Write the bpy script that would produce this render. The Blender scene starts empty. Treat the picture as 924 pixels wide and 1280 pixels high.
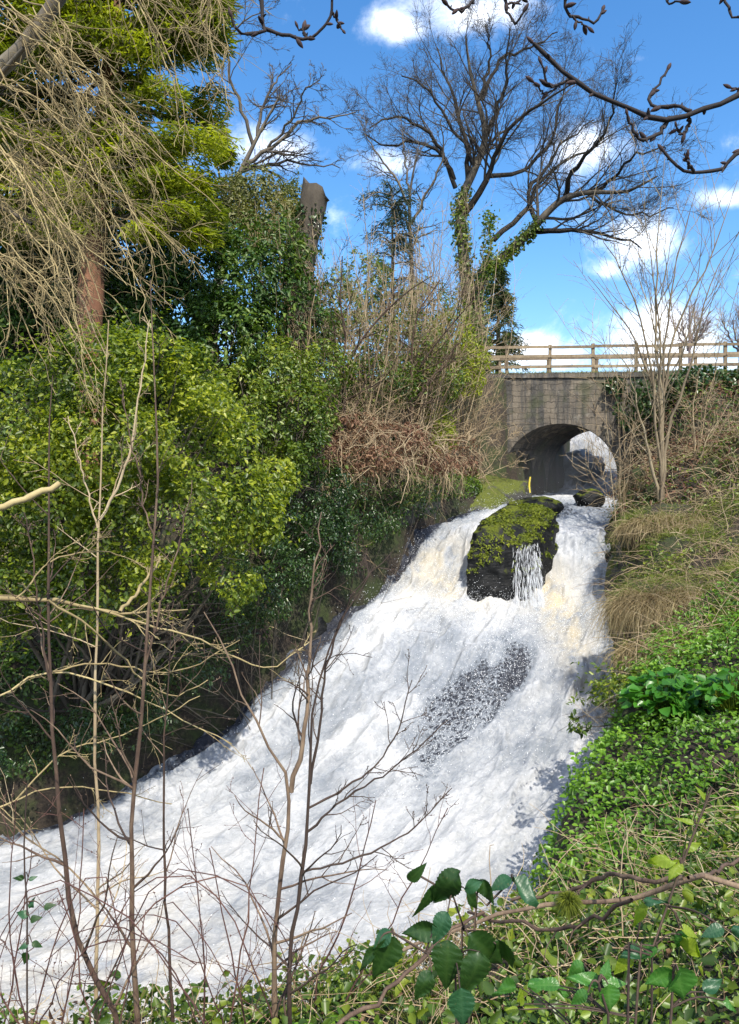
import bpy, bmesh, math
import numpy as np
from mathutils import Vector
SC = bpy.context.scene
COL = SC.collection
PI = math.pi
rs = np.random.default_rng(1)
def seed(n):
    global rs
    rs = np.random.default_rng(n)

# ------------------------------------------------------------------ camera
F = 967.0
PITCH = math.atan(40 / F)
def at(px, py, d):
    """photo pixel (924x1280) at world depth y=d -> world point"""
    u = (px - 462) / F; v = (640 - py) / F
    y = math.cos(PITCH) + v * math.sin(PITCH); z = -math.sin(PITCH) + v * math.cos(PITCH)
    k = d / y
    return np.array([u * k, d, z * k])
cam = bpy.data.cameras.new('camera'); cam.sensor_fit = 'VERTICAL'; cam.sensor_height = 36.0; cam.sensor_width = 36.0
cam.lens = 36.0 * F / 1280.0; cam.clip_end = 6000; cam.clip_start = 0.05
cobj = bpy.data.objects.new('camera', cam); COL.objects.link(cobj)
cobj.rotation_euler = (PI / 2 - PITCH, 0, 0); SC.camera = cobj

# ------------------------------------------------------------------ noise
def _hash(ix, iy, iz, s):
    h = (ix * 374761393 + iy * 668265263 + iz * 2147483647 + s * 974634541) & 0xffffffff
    h = ((h ^ (h >> 13)) * 1274126177) & 0xffffffff
    h = ((h ^ (h >> 15)) * 2246822519) & 0xffffffff
    return ((h ^ (h >> 16)) & 0xffff) / 65535.0
def vnoise(p, s=0):
    p = np.asarray(p, float); i = np.floor(p).astype(np.int64); f = p - i
    f = f * f * f * (f * (f * 6 - 15) + 10)
    r = 0
    for dx in (0, 1):
        wx = f[..., 0] if dx else 1 - f[..., 0]
        for dy in (0, 1):
            wy = f[..., 1] if dy else 1 - f[..., 1]
            for dz in (0, 1):
                wz = f[..., 2] if dz else 1 - f[..., 2]
                r = r + wx * wy * wz * _hash(i[..., 0] + dx, i[..., 1] + dy, i[..., 2] + dz, s)
    return r * 2 - 1
def fbm(p, o=4, s=0, g=.5):
    p = np.asarray(p, float); r = 0; a = 1; t = 0
    for k in range(o):
        r = r + a * vnoise(p * (2.03 ** k) + 17.3 * k, s + k); t += a; a *= g
    return r / t
def ss(x, a=0., b=1.):
    t = np.clip((x - a) / (b - a), 0, 1); return t * t * (3 - 2 * t)
def unit(v):
    return v / np.maximum(np.linalg.norm(v, axis=-1, keepdims=True), 1e-9)
def catmull(P, n):
    """resample control points to n points along a Catmull-Rom curve"""
    P = np.asarray(P, float)
    if len(P) == 2: return P[0] + (P[1] - P[0]) * np.linspace(0, 1, n)[:, None]
    E = np.vstack([2 * P[0] - P[1], P, 2 * P[-1] - P[-2]])
    cum = np.r_[0, np.cumsum(np.linalg.norm(np.diff(P[:, :3], axis=0), axis=1))]
    q = np.interp(np.linspace(0, cum[-1], n), cum, np.arange(len(P)))
    i = np.minimum(q.astype(int), len(P) - 2); t = (q - i)[:, None]
    a, b, c, d = E[i], E[i + 1], E[i + 2], E[i + 3]
    return .5 * (2 * b + (c - a) * t + (2 * a - 5 * b + 4 * c - d) * t ** 2 + (3 * b - 3 * c + d - a) * t ** 3)

# ------------------------------------------------------------------ mesh building
class MB:
    def __init__(s): s.v = []; s.f = {3: [], 4: []}; s.n = 0; s.r = []; s.uv = []
    def add(s, v, faces, rnd=0.5):
        v = np.asarray(v, float).reshape(-1, 3); faces = np.asarray(faces, np.int64)
        if len(v) == 0: return
        s.v.append(v); s.f[faces.shape[1]].append(faces + s.n); s.n += len(v)
        s.r.append(np.broadcast_to(np.asarray(rnd, float), (len(v),)).copy())
    def more(s, faces):
        pass
    def build(s, name, mat, parent=None, org=(0, 0, 0), smooth=True, attrs=None, uv=None):
        v = np.vstack(s.v) - np.asarray(org, float)
        me = bpy.data.meshes.new(name)
        fs = [(k, np.vstack(s.f[k])) for k in (3, 4) if s.f[k]]
        loops = np.concatenate([f.ravel() for k, f in fs]).astype(np.int32)
        tot = np.concatenate([np.full(len(f), k) for k, f in fs]).astype(np.int32)
        st = np.r_[0, np.cumsum(tot)[:-1]].astype(np.int32)
        me.vertices.add(len(v)); me.vertices.foreach_set('co', v.astype(np.float32).ravel())
        me.loops.add(len(loops)); me.loops.foreach_set('vertex_index', loops)
        me.polygons.add(len(tot)); me.polygons.foreach_set('loop_start', st)
        try: me.polygons.foreach_set('loop_total', tot)
        except Exception: pass
        me.polygons.foreach_set('use_smooth', np.full(len(tot), smooth))
        a = me.attributes.new('rnd', 'FLOAT', 'POINT'); a.data.foreach_set('value', np.concatenate(s.r).astype(np.float32))
        for k, val in (attrs or {}).items():
            a = me.attributes.new(k, 'FLOAT', 'POINT'); a.data.foreach_set('value', np.asarray(val, np.float32))
        if uv is not None:
            u = me.uv_layers.new(name='flow'); u.data.foreach_set('uv', np.asarray(uv)[loops].astype(np.float32).ravel())
        me.update(calc_edges=True); me.validate()
        me.materials.append(mat)
        o = bpy.data.objects.new(name, me); COL.objects.link(o); o.location = org if parent is None else (0, 0, 0)
        if parent is not None: o.parent = parent
        return o
def tag(o, label=None, cat=None, group=None, kind=None):
    if label: o['label'] = label
    if cat: o['category'] = cat
    if group: o['group'] = group
    if kind: o['kind'] = kind
    return o
def thing(name, label, cat, loc=(0, 0, 0), group=None):
    o = bpy.data.objects.new(name, None); COL.objects.link(o); o.location = loc; o.empty_display_size = .2
    return tag(o, label, cat, group)

def tubes(mb, P, R, S=5, rnd=None):
    """P (M,K,3) centre lines, R (M,K) radii"""
    P = np.asarray(P, float); R = np.asarray(R, float)
    if P.ndim == 2: P = P[None]; R = R[None]
    M, K, _ = P.shape
    if M == 0: return
    T = unit(np.gradient(P, axis=1)); mt = unit(P[:, -1] - P[:, 0])
    ref = np.where(np.abs(mt[:, 2:3]) < .8, np.array([0, 0, 1.]), np.array([1., 0, 0]))[:, None, :]
    A = unit(np.cross(T, np.broadcast_to(ref, T.shape))); B = np.cross(T, A)
    th = np.arange(S) * 2 * PI / S
    V = P[:, :, None] + R[:, :, None, None] * (np.cos(th)[:, None] * A[:, :, None] + np.sin(th)[:, None] * B[:, :, None])
    m, k, j = np.meshgrid(np.arange(M), np.arange(K - 1), np.arange(S), indexing='ij')
    b = m * K * S + k * S; j2 = (j + 1) % S
    q = np.stack([b + j, b + j2, b + S + j2, b + S + j], -1).reshape(-1, 4)
    r = np.repeat(rs.random(M) if rnd is None else np.broadcast_to(rnd, (M,)), K * S)
    mb.add(V.reshape(-1, 3), q, r)
def plen(P): return np.linalg.norm(np.diff(P, axis=1), axis=2).sum(1)
def grow(P, R, n, L=(.3, .6), ang=(30, 60), up=0., K=5, wander=.2, t=(.2, 1.), rk=.6, rmin=.003, tip=.3, tl=.4, absL=False, bias=None):
    """a batch of side branches on a batch of parents"""
    M, KP, _ = P.shape
    idx = np.repeat(np.arange(M), n)
    N = len(idx); tt = rs.uniform(t[0], t[1], N); q = tt * (KP - 1); i = np.minimum(q.astype(int), KP - 2); f = (q - i)[:, None]
    base = P[idx, i] * (1 - f) + P[idx, i + 1] * f; tan = unit(P[idx, i + 1] - P[idx, i])
    rad = R[idx, i] * (1 - f[:, 0]) + R[idx, i + 1] * f[:, 0]
    w = rs.normal(size=(N, 3))
    if bias is not None: w = w + np.asarray(bias)
    w = unit(w - (w * tan).sum(1, keepdims=True) * tan)
    a = np.radians(rs.uniform(ang[0], ang[1], N))[:, None]
    d = np.cos(a) * tan + np.sin(a) * w
    ln = rs.uniform(L[0], L[1], N) * (1 if absL else plen(P)[idx]) * (1 - tl * tt)
    st = (ln / (K - 1))[:, None]; pts = [base]
    for k in range(K - 1):
        pts.append(pts[-1] + d * st)
        d = d + wander * rs.normal(size=(N, 3)); d[:, 2] += up; d = unit(d)
    Pn = np.stack(pts, 1)
    r0 = np.maximum(np.minimum(rad * rk, rad), rmin); Rn = r0[:, None] * np.linspace(1, tip, K)[None]
    return Pn, np.maximum(Rn, rmin * .6)
def limb(pxs, d, w0, w1, K=14, wob=.0, dd=None):
    """guide limb traced at depth d (or list), widths in photo pixels"""
    ds = np.interp(np.linspace(0, 1, len(pxs)), np.linspace(0, 1, len(np.atleast_1d(d))), np.atleast_1d(d))
    P = catmull([at(x, y, q) for (x, y), q in zip(pxs, ds)], K)
    if wob: P[1:-1] += rs.normal(size=(K - 2, 3)) * wob
    dm = np.interp(np.linspace(0, 1, K), np.linspace(0, 1, len(ds)), ds)
    R = np.linspace(w0, w1, K) / 2 / F * dm
    return P, R
def stack(lims):
    return np.stack([l[0] for l in lims]), np.stack([l[1] for l in lims])

def leaves(mb, pos, nrm, dr, size, w=.5, fold=.12, curl=.15, rnd=None):
    pos = np.asarray(pos); N = len(pos)
    if N == 0: return
    nrm = unit(nrm); x = unit(dr - (dr * nrm).sum(1, keepdims=True) * nrm); y = np.cross(nrm, x)
    s = np.broadcast_to(size, (N,))[:, None]; hw = s * w * .5; up = nrm * s
    b = pos; tip = pos + x * s - up * curl
    m1 = pos + x * s * .33; m2 = pos + x * s * .72 - up * curl * .4
    V = np.stack([b, m1 + y * hw + up * fold, m2 + y * hw * .75 + up * fold * .6, tip, m2 - y * hw * .75 + up * fold * .6, m1 - y * hw + up * fold], 1)
    o = np.arange(N)[:, None] * 6
    q = np.concatenate([o + np.array([[0, 1, 2, 3]]), o + np.array([[0, 3, 4, 5]])])
    r = rs.random(N) if rnd is None else np.broadcast_to(rnd, (N,))
    mb.add(V.reshape(-1, 3), q, np.repeat(r, 6))
def blades(mb, P, W, nrmref=None, rnd=None):
    """flat tapering ribbons: P (M,K,3), W (M,) width"""
    M, K, _ = P.shape
    if M == 0: return
    T = unit(np.gradient(P, axis=1)); ref = rs.normal(size=(M, 1, 3)); Y = unit(np.cross(T, np.broadcast_to(ref, T.shape)))
    tp = np.linspace(1, .1, K)[None, :, None] * np.broadcast_to(W, (M,))[:, None, None] * .5
    V = np.stack([P + Y * tp, P - Y * tp], 2)
    m, k = np.meshgrid(np.arange(M), np.arange(K - 1), indexing='ij'); b = m * K * 2 + k * 2
    q = np.stack([b, b + 1, b + 3, b + 2], -1).reshape(-1, 4)
    r = rs.random(M) if rnd is None else np.broadcast_to(rnd, (M,))
    mb.add(V.reshape(-1, 3), q, np.repeat(r, K * 2))
def blob_pts(blobs, n, inner=.6, lump=.22, freq=1.1, gap=-.35, gfreq=2.2, s=0):
    """points through the outer shell of a cluster of ellipsoids, lumpy and with gaps"""
    B = np.array([b[0] for b in blobs]); Rr = np.array([np.broadcast_to(b[1], (3,)) for b in blobs], float)
    w = (Rr.mean(1)) ** 2; w /= w.sum()
    out_p, out_n, got = [], [], 0
    while got < n:
        m = int((n - got) * 1.8) + 50
        k = rs.choice(len(B), m, p=w); d = unit(rs.normal(size=(m, 3)))
        rad = rs.uniform(inner ** 3, 1, m) ** (1 / 3.)
        p0 = B[k] + d * Rr[k]
        p = B[k] + d * Rr[k] * (rad * (1 + lump * fbm(p0 * freq, 3, s)))[:, None]
        ok = np.ones(m, bool)
        for b, r in zip(B, Rr): ok &= (((p - b) / r) ** 2).sum(1) > (inner * .8) ** 2
        ok &= fbm(p * gfreq, 2, s + 9) > gap
        out_p.append(p[ok]); out_n.append(unit(d[ok] / Rr[k][ok])); got += ok.sum()
    return np.vstack(out_p)[:n], np.vstack(out_n)[:n]

# ------------------------------------------------------------------ materials
class NT:
    def __init__(s, name, world=None):
        if world is None:
            s.m = bpy.data.materials.new(name); s.m.use_nodes = True; s.t = s.m.node_tree
        else: s.m = world; s.t = world.node_tree
        s.t.nodes.clear()
    def n(s, typ, **kw):
        nd = s.t.nodes.new(typ)
        for k, v in kw.items():
            if k == 'ins':
                for a, b in v.items():
                    if isinstance(b, tuple) and len(b) == 2 and hasattr(b[0], 'outputs'): s.t.links.new(b[0].outputs[b[1]], nd.inputs[a])
                    elif hasattr(b, 'outputs'): s.t.links.new(b.outputs[0], nd.inputs[a])
                    else: nd.inputs[a].default_value = b
            else: setattr(nd, k, v)
        return nd
    def math(s, op, a, b=0., c=0., clamp=False):
        return s.n('ShaderNodeMath', operation=op, use_clamp=clamp, ins={0: a, 1: b, 2: c})
    def noise(s, vec, scale, detail=4, rough=.55, dist=0.):
        i = {'Scale': scale, 'Detail': detail, 'Roughness': rough, 'Distortion': dist}
        if vec is not None: i['Vector'] = vec
        return s.n('ShaderNodeTexNoise', ins=i)
    def ramp(s, fac, stops, interp='LINEAR'):
        r = s.n('ShaderNodeValToRGB', ins={'Fac': fac}); cr = r.color_ramp; cr.interpolation = interp
        while len(cr.elements) > 1: cr.elements.remove(cr.elements[-1])
        for i, (p, c) in enumerate(stops):
            e = cr.elements[0] if i == 0 else cr.elements.new(p)
            e.position = p; e.color = (*c, 1) if len(c) == 3 else c
        return r
    def mix(s, f, a, b, blend='MIX'):
        m = s.n('ShaderNodeMix', data_type='RGBA', blend_type=blend)
        for k, v in ((0, f), (6, a), (7, b)):
            if isinstance(v, tuple) and hasattr(v[0], 'outputs'): s.t.links.new(v[0].outputs[v[1]], m.inputs[k])
            elif hasattr(v, 'outputs'): s.t.links.new(v.outputs[2 if v.bl_idname == 'ShaderNodeMix' else 0], m.inputs[k])
            else: m.inputs[k].default_value = (*v, 1) if isinstance(v, tuple) and len(v) == 3 else v
        return m
    def out(s, sh, sock='Surface'):
        o = s.n('ShaderNodeOutputMaterial'); s.t.links.new(sh.outputs[0], o.inputs[sock]); return s.m
    def pbsdf(s, col, rough=.7, bump=None, bstr=.3, bdist=.02, **kw):
        p = s.n('ShaderNodeBsdfPrincipled')
        for k, v in (('Base Color', col), ('Roughness', rough)):
            if isinstance(v, tuple) and len(v) == 3: v = (*v, 1)
            if hasattr(v, 'outputs'): s.t.links.new(v.outputs[2 if v.bl_idname == 'ShaderNodeMix' else 0], p.inputs[k])
            else: p.inputs[k].default_value = v
        for k, v in kw.items(): p.inputs[k.replace('_', ' ')].default_value = v
        if bump is not None:
            b = s.n('ShaderNodeBump', ins={'Strength': bstr, 'Distance': bdist, 'Height': bump}); s.t.links.new(b.outputs[0], p.inputs['Normal'])
        return p
def sepz(t, socket_node, name):
    return t.n('ShaderNodeSeparateXYZ', ins={0: socket_node})
def leaf_mat(name, cols, rough=.45, trans=.3, tcol=None, nscale=.5, spec=.5):
    """per-leaf colour from the rnd attribute, drifted by a slow noise over the plant"""
    t = NT(name); a = t.n('ShaderNodeAttribute', attribute_name='rnd'); g = t.n('ShaderNodeNewGeometry')
    nz = t.noise((g, 'Position'), nscale, 2)
    f = t.math('ADD', t.math('MULTIPLY', (a, 'Fac'), .6), t.math('MULTIPLY', t.math('SUBTRACT', (nz, 0), .3), 1.0), clamp=True)
    k = len(cols) - 1
    c = t.ramp(f, [(i / k, q) for i, q in enumerate(cols)])
    p = t.pbsdf(c, rough, Specular_IOR_Level=spec)
    tb = t.n('ShaderNodeBsdfTranslucent')
    m2 = t.mix(1.0, c, tcol or (1.6, 1.7, .7), 'MULTIPLY'); t.t.links.new(m2.outputs[2], tb.inputs['Color'])
    mx = t.n('ShaderNodeMixShader', ins={0: trans, 1: p, 2: tb})
    return t.out(mx)
def bark_mat(name, cols, scale=8., rough=.85, bstr=.5, stretch=(1, 1, .25)):
    t = NT(name); g = t.n('ShaderNodeTexCoord'); a = t.n('ShaderNodeAttribute', attribute_name='rnd')
    mp = t.n('ShaderNodeMapping', ins={'Vector': (g, 'Object'), 'Scale': stretch})
    n1 = t.noise(mp, scale, 5, .65); n2 = t.noise((g, 'Object'), scale * .23, 3)
    f = t.math('ADD', t.math('MULTIPLY', (n1, 0), .6), t.math('ADD', t.math('MULTIPLY', (n2, 0), .5), t.math('MULTIPLY', t.math('SUBTRACT', (a, 'Fac'), .6), .35)))
    k = len(cols) - 1
    c = t.ramp(f, [(.25 + .55 * i / k, q) for i, q in enumerate(cols)])
    return t.out(t.pbsdf(c, rough, n1, bstr, .01))
M = {}
M['holly'] = leaf_mat('holly_leaf', [(.018, .04, .007), (.05, .09, .012), (.14, .19, .016), (.28, .32, .022), (.40, .40, .04)], .42, .38)
M['laurel'] = leaf_mat('laurel_leaf', [(.014, .036, .009), (.03, .075, .013), (.075, .135, .02), (.17, .23, .03)], .4, .2, spec=.35)
M['midgreen'] = leaf_mat('mid_green_leaf', [(.02, .045, .008), (.06, .11, .013), (.14, .19, .018), (.27, .30, .03)], .4, .3)
M['lime'] = leaf_mat('lime_leaf', [(.07, .11, .01), (.17, .22, .012), (.30, .34, .018), (.38, .40, .03)], .5, .4)
M['conifer'] = leaf_mat('conifer_spray', [(.03, .05, .008), (.11, .14, .012), (.27, .30, .018), (.46, .46, .03)], .6, .42, nscale=.45)
M['pine'] = leaf_mat('blue_green_needle', [(.015, .035, .018), (.03, .055, .028), (.05, .08, .035)], .6, .2)
M['palecon'] = leaf_mat('pale_needle', [(.05, .08, .03), (.09, .12, .04), (.14, .16, .05)], .6, .3)
M['ivy'] = leaf_mat('ivy_leaf', [(.010, .026, .008), (.02, .05, .012), (.04, .08, .018), (.09, .12, .03)], .3, .2)
M['ivytan'] = leaf_mat('ivy_flowering', [(.05, .075, .018), (.10, .12, .03), (.17, .17, .05), (.24, .22, .09)], .5, .25)
M['ground'] = leaf_mat('ground_cover_leaf', [(.03, .07, .01), (.08, .18, .016), (.14, .28, .022), (.24, .38, .035)], .4, .35, nscale=.8)
M['herb'] = leaf_mat('broad_herb_leaf', [(.03, .11, .012), (.05, .17, .018), (.08, .24, .025)], .35, .35)
M['under'] = leaf_mat('undergrowth_leaf', [(.015, .036, .006), (.05, .10, .013), (.11, .18, .02), (.22, .29, .035)], .4, .3, nscale=1.5)
M['moss'] = leaf_mat('moss_frond', [(.04, .06, .006), (.09, .12, .008), (.16, .19, .01), (.24, .26, .02)], .8, .3, nscale=1.5)
M['straw'] = leaf_mat('dry_grass', [(.14, .10, .05), (.26, .20, .10), (.38, .31, .17), (.46, .40, .22)], .7, .3, tcol=(1.2, 1.1, .8))
M['grass'] = leaf_mat('green_grass', [(.05, .08, .015), (.12, .16, .025), (.22, .25, .05), (.34, .33, .11)], .6, .35)
M['bracken'] = leaf_mat('dead_bracken', [(.05, .025, .018), (.11, .055, .035), (.20, .10, .06), (.30, .18, .10)], .8, .25, tcol=(1.2, 1., .8))
M['redbracken'] = leaf_mat('red_bracken', [(.06, .028, .018), (.14, .07, .042), (.25, .14, .085), (.36, .24, .14)], .8, .25, tcol=(1.2, 1., .8))
M['deadleaf'] = leaf_mat('dead_leaf', [(.07, .035, .02), (.16, .09, .05), (.28, .19, .12)], .7, .2, tcol=(1.2, 1., .8))
M['twigpale'] = bark_mat('pale_twig', [(.13, .095, .045), (.28, .215, .10), (.42, .34, .165)], 14)
M['twigtan'] = bark_mat('tan_twig', [(.17, .115, .065), (.33, .245, .145), (.48, .39, .25)], 14)
M['twigdark'] = bark_mat('dark_twig', [(.03, .018, .014), (.055, .035, .025), (.09, .06, .04)], 14)
M['twigred'] = bark_mat('reddish_stem', [(.045, .02, .018), (.09, .04, .032), (.15, .075, .05)], 14)
M['bark'] = bark_mat('tree_bark', [(.035, .028, .022), (.08, .065, .048), (.16, .135, .095)], 7)
M['hazewood'] = bark_mat('hazed_wood', [(.16, .12, .115), (.25, .19, .18), (.34, .27, .25)], 7)  # pinkish bark made paler, distance haze is put into the colour
M['oakbark'] = bark_mat('dark_crown_bark', [(.022, .018, .016), (.05, .042, .034), (.10, .085, .062)], 7)
M['redbark'] = bark_mat('red_bark', [(.07, .03, .02), (.20, .09, .05), (.36, .20, .12)], 6)
M['palebark'] = bark_mat('pale_bark', [(.12, .09, .06), (.24, .19, .12), (.36, .30, .2)], 9)
M['sapbark'] = bark_mat('sapling_bark', [(.022, .013, .011), (.08, .048, .032), (.24, .17, .11)], 26, .85, .8)
M['budwood'] = bark_mat('dark_budding_wood', [(.008, .005, .006), (.018, .012, .012), (.035, .022, .02)], 40)
M['bud'] = bark_mat('bud_scale', [(.018, .009, .010), (.035, .018, .018), (.06, .032, .028)], 60)
M['timber'] = bark_mat('weathered_timber', [(.10, .075, .05), (.20, .15, .095), (.32, .25, .16)], 12)
# ------------------------------------------------------------------ sky and sun
SUN = unit(np.array([.20, -.56, .80])); EL = math.asin(SUN[2]); AZ = math.atan2(SUN[0], SUN[1])
W = bpy.data.worlds.new('World'); SC.world = W; W.use_nodes = True
t = NT('', W)
tc = t.n('ShaderNodeTexCoord'); sp = t.n('ShaderNodeSeparateXYZ', ins={0: (tc, 'Generated')})
sky = t.n('ShaderNodeTexSky', sky_type='NISHITA', sun_disc=False, sun_elevation=EL, sun_rotation=AZ, altitude=100., air_density=1.0, dust_density=1.0, ozone_density=3.0)
hs = t.n('ShaderNodeHueSaturation', ins={'Saturation': 1.28, 'Value': 1.0, 'Color': sky})
nzv = t.noise((tc, 'Generated'), 8.0, 9, .66, .35); nz2 = t.noise((tc, 'Generated'), 2.6, 5, .6)
# cumulus banks at fixed directions round the horizon, broken up by noise
dens = None
CL = [(830, 425, 75, 36, 1.15), (800, 300, 45, 30, .85), (760, 335, 30, 14, .6), (905, 250, 30, 13, .7), (500, 30, 40, 22, .75), (590, 15, 70, 26, .9), (490, 200, 45, 18, .7), (740, 185, 45, 26, .65),
      (1010, 330, 60, 30, .9), (340, 190, 45, 22, .6), (660, 440, 90, 20, .6), (880, 455, 160, 12, .9), (200, -90, 120, 50, .9), (1150, 90, 90, 50, .9), (-200, 250, 140, 60, .9)]
yy = t.math('MAXIMUM', (sp, 1), .02)
U = t.math('DIVIDE', (sp, 0), yy); V = t.math('DIVIDE', (sp, 2), yy)
for px, py, rx, ry, wgt in CL:
    q = at(px, py, 1.0); a = rx / F; b = ry / F
    du = t.math('MULTIPLY', t.math('SUBTRACT', U, q[0]), 1 / a); dv = t.math('MULTIPLY', t.math('SUBTRACT', V, q[2]), 1 / b)
    r2 = t.math('ADD', t.math('MULTIPLY', du, du), t.math('MULTIPLY', dv, dv))
    g = t.math('MULTIPLY', t.math('POWER', 2.718, t.math('MULTIPLY', r2, -.7)), wgt)
    dens = g if dens is None else t.math('MAXIMUM', dens, g)
front = t.math('GREATER_THAN', (sp, 1), .05)
dens = t.math('MULTIPLY', dens, front)
back = t.math('MULTIPLY', t.math('SUBTRACT', 1, front), t.math('MULTIPLY', (nz2, 0), 1.1))
dn = t.math('ADD', t.math('ADD', dens, back), t.math('MULTIPLY', t.math('SUBTRACT', (nzv, 0), .5), 2.0))
msk = t.n('ShaderNodeMapRange', interpolation_type='SMOOTHSTEP', ins={0: dn, 1: .16, 2: 1.15, 3: 0., 4: 1.})
above = t.n('ShaderNodeMapRange', ins={0: (sp, 2), 1: -.02, 2: .02})
cm = t.math('MULTIPLY', t.math('MULTIPLY', (msk, 0), .93), (above, 0))
cloudc = t.mix(t.n('ShaderNodeMapRange', ins={0: (nzv, 0), 1: .35, 2: .65}), (5.6, 6.3, 7.4), (11., 11., 11.))
mx = t.mix(cm, hs, cloudc)
bg = t.n('ShaderNodeBackground', ins={'Strength': .15}); t.t.links.new(mx.outputs[2], bg.inputs['Color'])
wo = t.n('ShaderNodeOutputWorld'); t.t.links.new(bg.outputs[0], wo.inputs['Surface'])
sl = bpy.data.lights.new('sun', 'SUN'); sl.energy = 3.8; sl.angle = math.radians(.5); sl.color = (1., .93, .80)
so = bpy.data.objects.new('sun', sl); COL.objects.link(so); so.location = (20, -10, 30)
so.rotation_euler = Vector(-SUN).to_track_quat('-Z', 'Y').to_euler()
SC.view_settings.view_transform = 'Standard'; SC.view_settings.look = 'None'; SC.view_settings.exposure = .78; SC.view_settings.gamma = 1
SC.cycles.max_bounces = 6; SC.cycles.transparent_max_bounces = 6; SC.cycles.use_denoising = True
SC.cycles.sample_clamp_indirect = 6

# ------------------------------------------------------------------ river sections, terrain
SEC = np.array([  # Lx, Ly, Rx, Ry, z left, z right
 (14.0, 52, 20., 52, 5.6, 5.6), (12.0, 46, 18., 46, 4.9, 4.9), (10.2, 40, 15.4, 39.5, 3.4, 3.4), (9.5, 36.2, 14.8, 36, 2.1, 2.1), (8.3, 33.2, 12.9, 33.2, -.3, -.3),
 (6.8, 31, 11.2, 31, -.6, -.6), (4.9, 28, 9.1, 28, -.7, -.7), (3.7, 25, 8.1, 25, -.85, -.9), (2.1, 22.3, 6.9, 22.4, -1.2, -1.3), (1.4, 21.2, 6.45, 21.2, -1.5, -1.65),
 (.6, 19.9, 6.05, 19.7, -2.75, -3.05), (-.7, 18.2, 5.6, 17.8, -3.3, -3.75), (-2.1, 16.5, 5.15, 15.8, -4.4, -4.7), (-3.5, 15.2, 4.25, 13.9, -5.45, -5.5), (-4.9, 14.4, 2.95, 11.8, -6.1, -6.15),
 (-6.5, 13.7, 1.75, 9.9, -6.5, -6.5), (-9, 13., 1.45, 8.2, -6.75, -6.7), (-12, 12.5, -.4, 6.9, -6.9, -6.9), (-16, 12, -5, 5.8, -7., -7.), (-22, 12, -12, 5, -7.1, -7.1), (-34, 11, -26, 3, -7.3, -7.3)], float)
SD = catmull(SEC, 320)
LD, RD = SD[:, 0:2], SD[:, 2:4]
LZ, RZ = SD[:, 4], SD[:, 5]
def shore(x, y):
    """signed distances outside the left and right shores, water height at the nearest point"""
    Q = np.stack([np.ravel(x), np.ravel(y)], 1); n = len(Q)
    dl = np.empty(n); dr = np.empty(n); wl = np.empty(n); wr = np.empty(n)
    tl = unit(np.gradient(LD, axis=0)); tr = unit(np.gradient(RD, axis=0))
    nl = np.stack([tl[:, 1], -tl[:, 0]], 1); nl *= np.sign(((LD - RD) * nl).sum(1))[:, None]
    nr = np.stack([tr[:, 1], -tr[:, 0]], 1); nr *= np.sign(((RD - LD) * nr).sum(1))[:, None]
    for a in range(0, n, 20000):
        q = Q[a:a + 20000]
        for D, N_, Zs, dd, ww in ((LD, nl, LZ, dl, wl), (RD, nr, RZ, dr, wr)):
            e = q[:, None] - D[None]; d2 = (e ** 2).sum(2); i = d2.argmin(1)
            s = (e[np.arange(len(q)), i] * N_[i]).sum(1)
            dd[a:a + 20000] = np.sqrt(d2[np.arange(len(q)), i]) * np.where(s >= 0, 1, -1); ww[a:a + 20000] = Zs[i]
    return dl, dr, wl, wr
def smin(a, b, k):
    h = np.clip(.5 + .5 * (b - a) / k, 0, 1); return b * (1 - h) + a * h - k * h * (1 - h)
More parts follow.
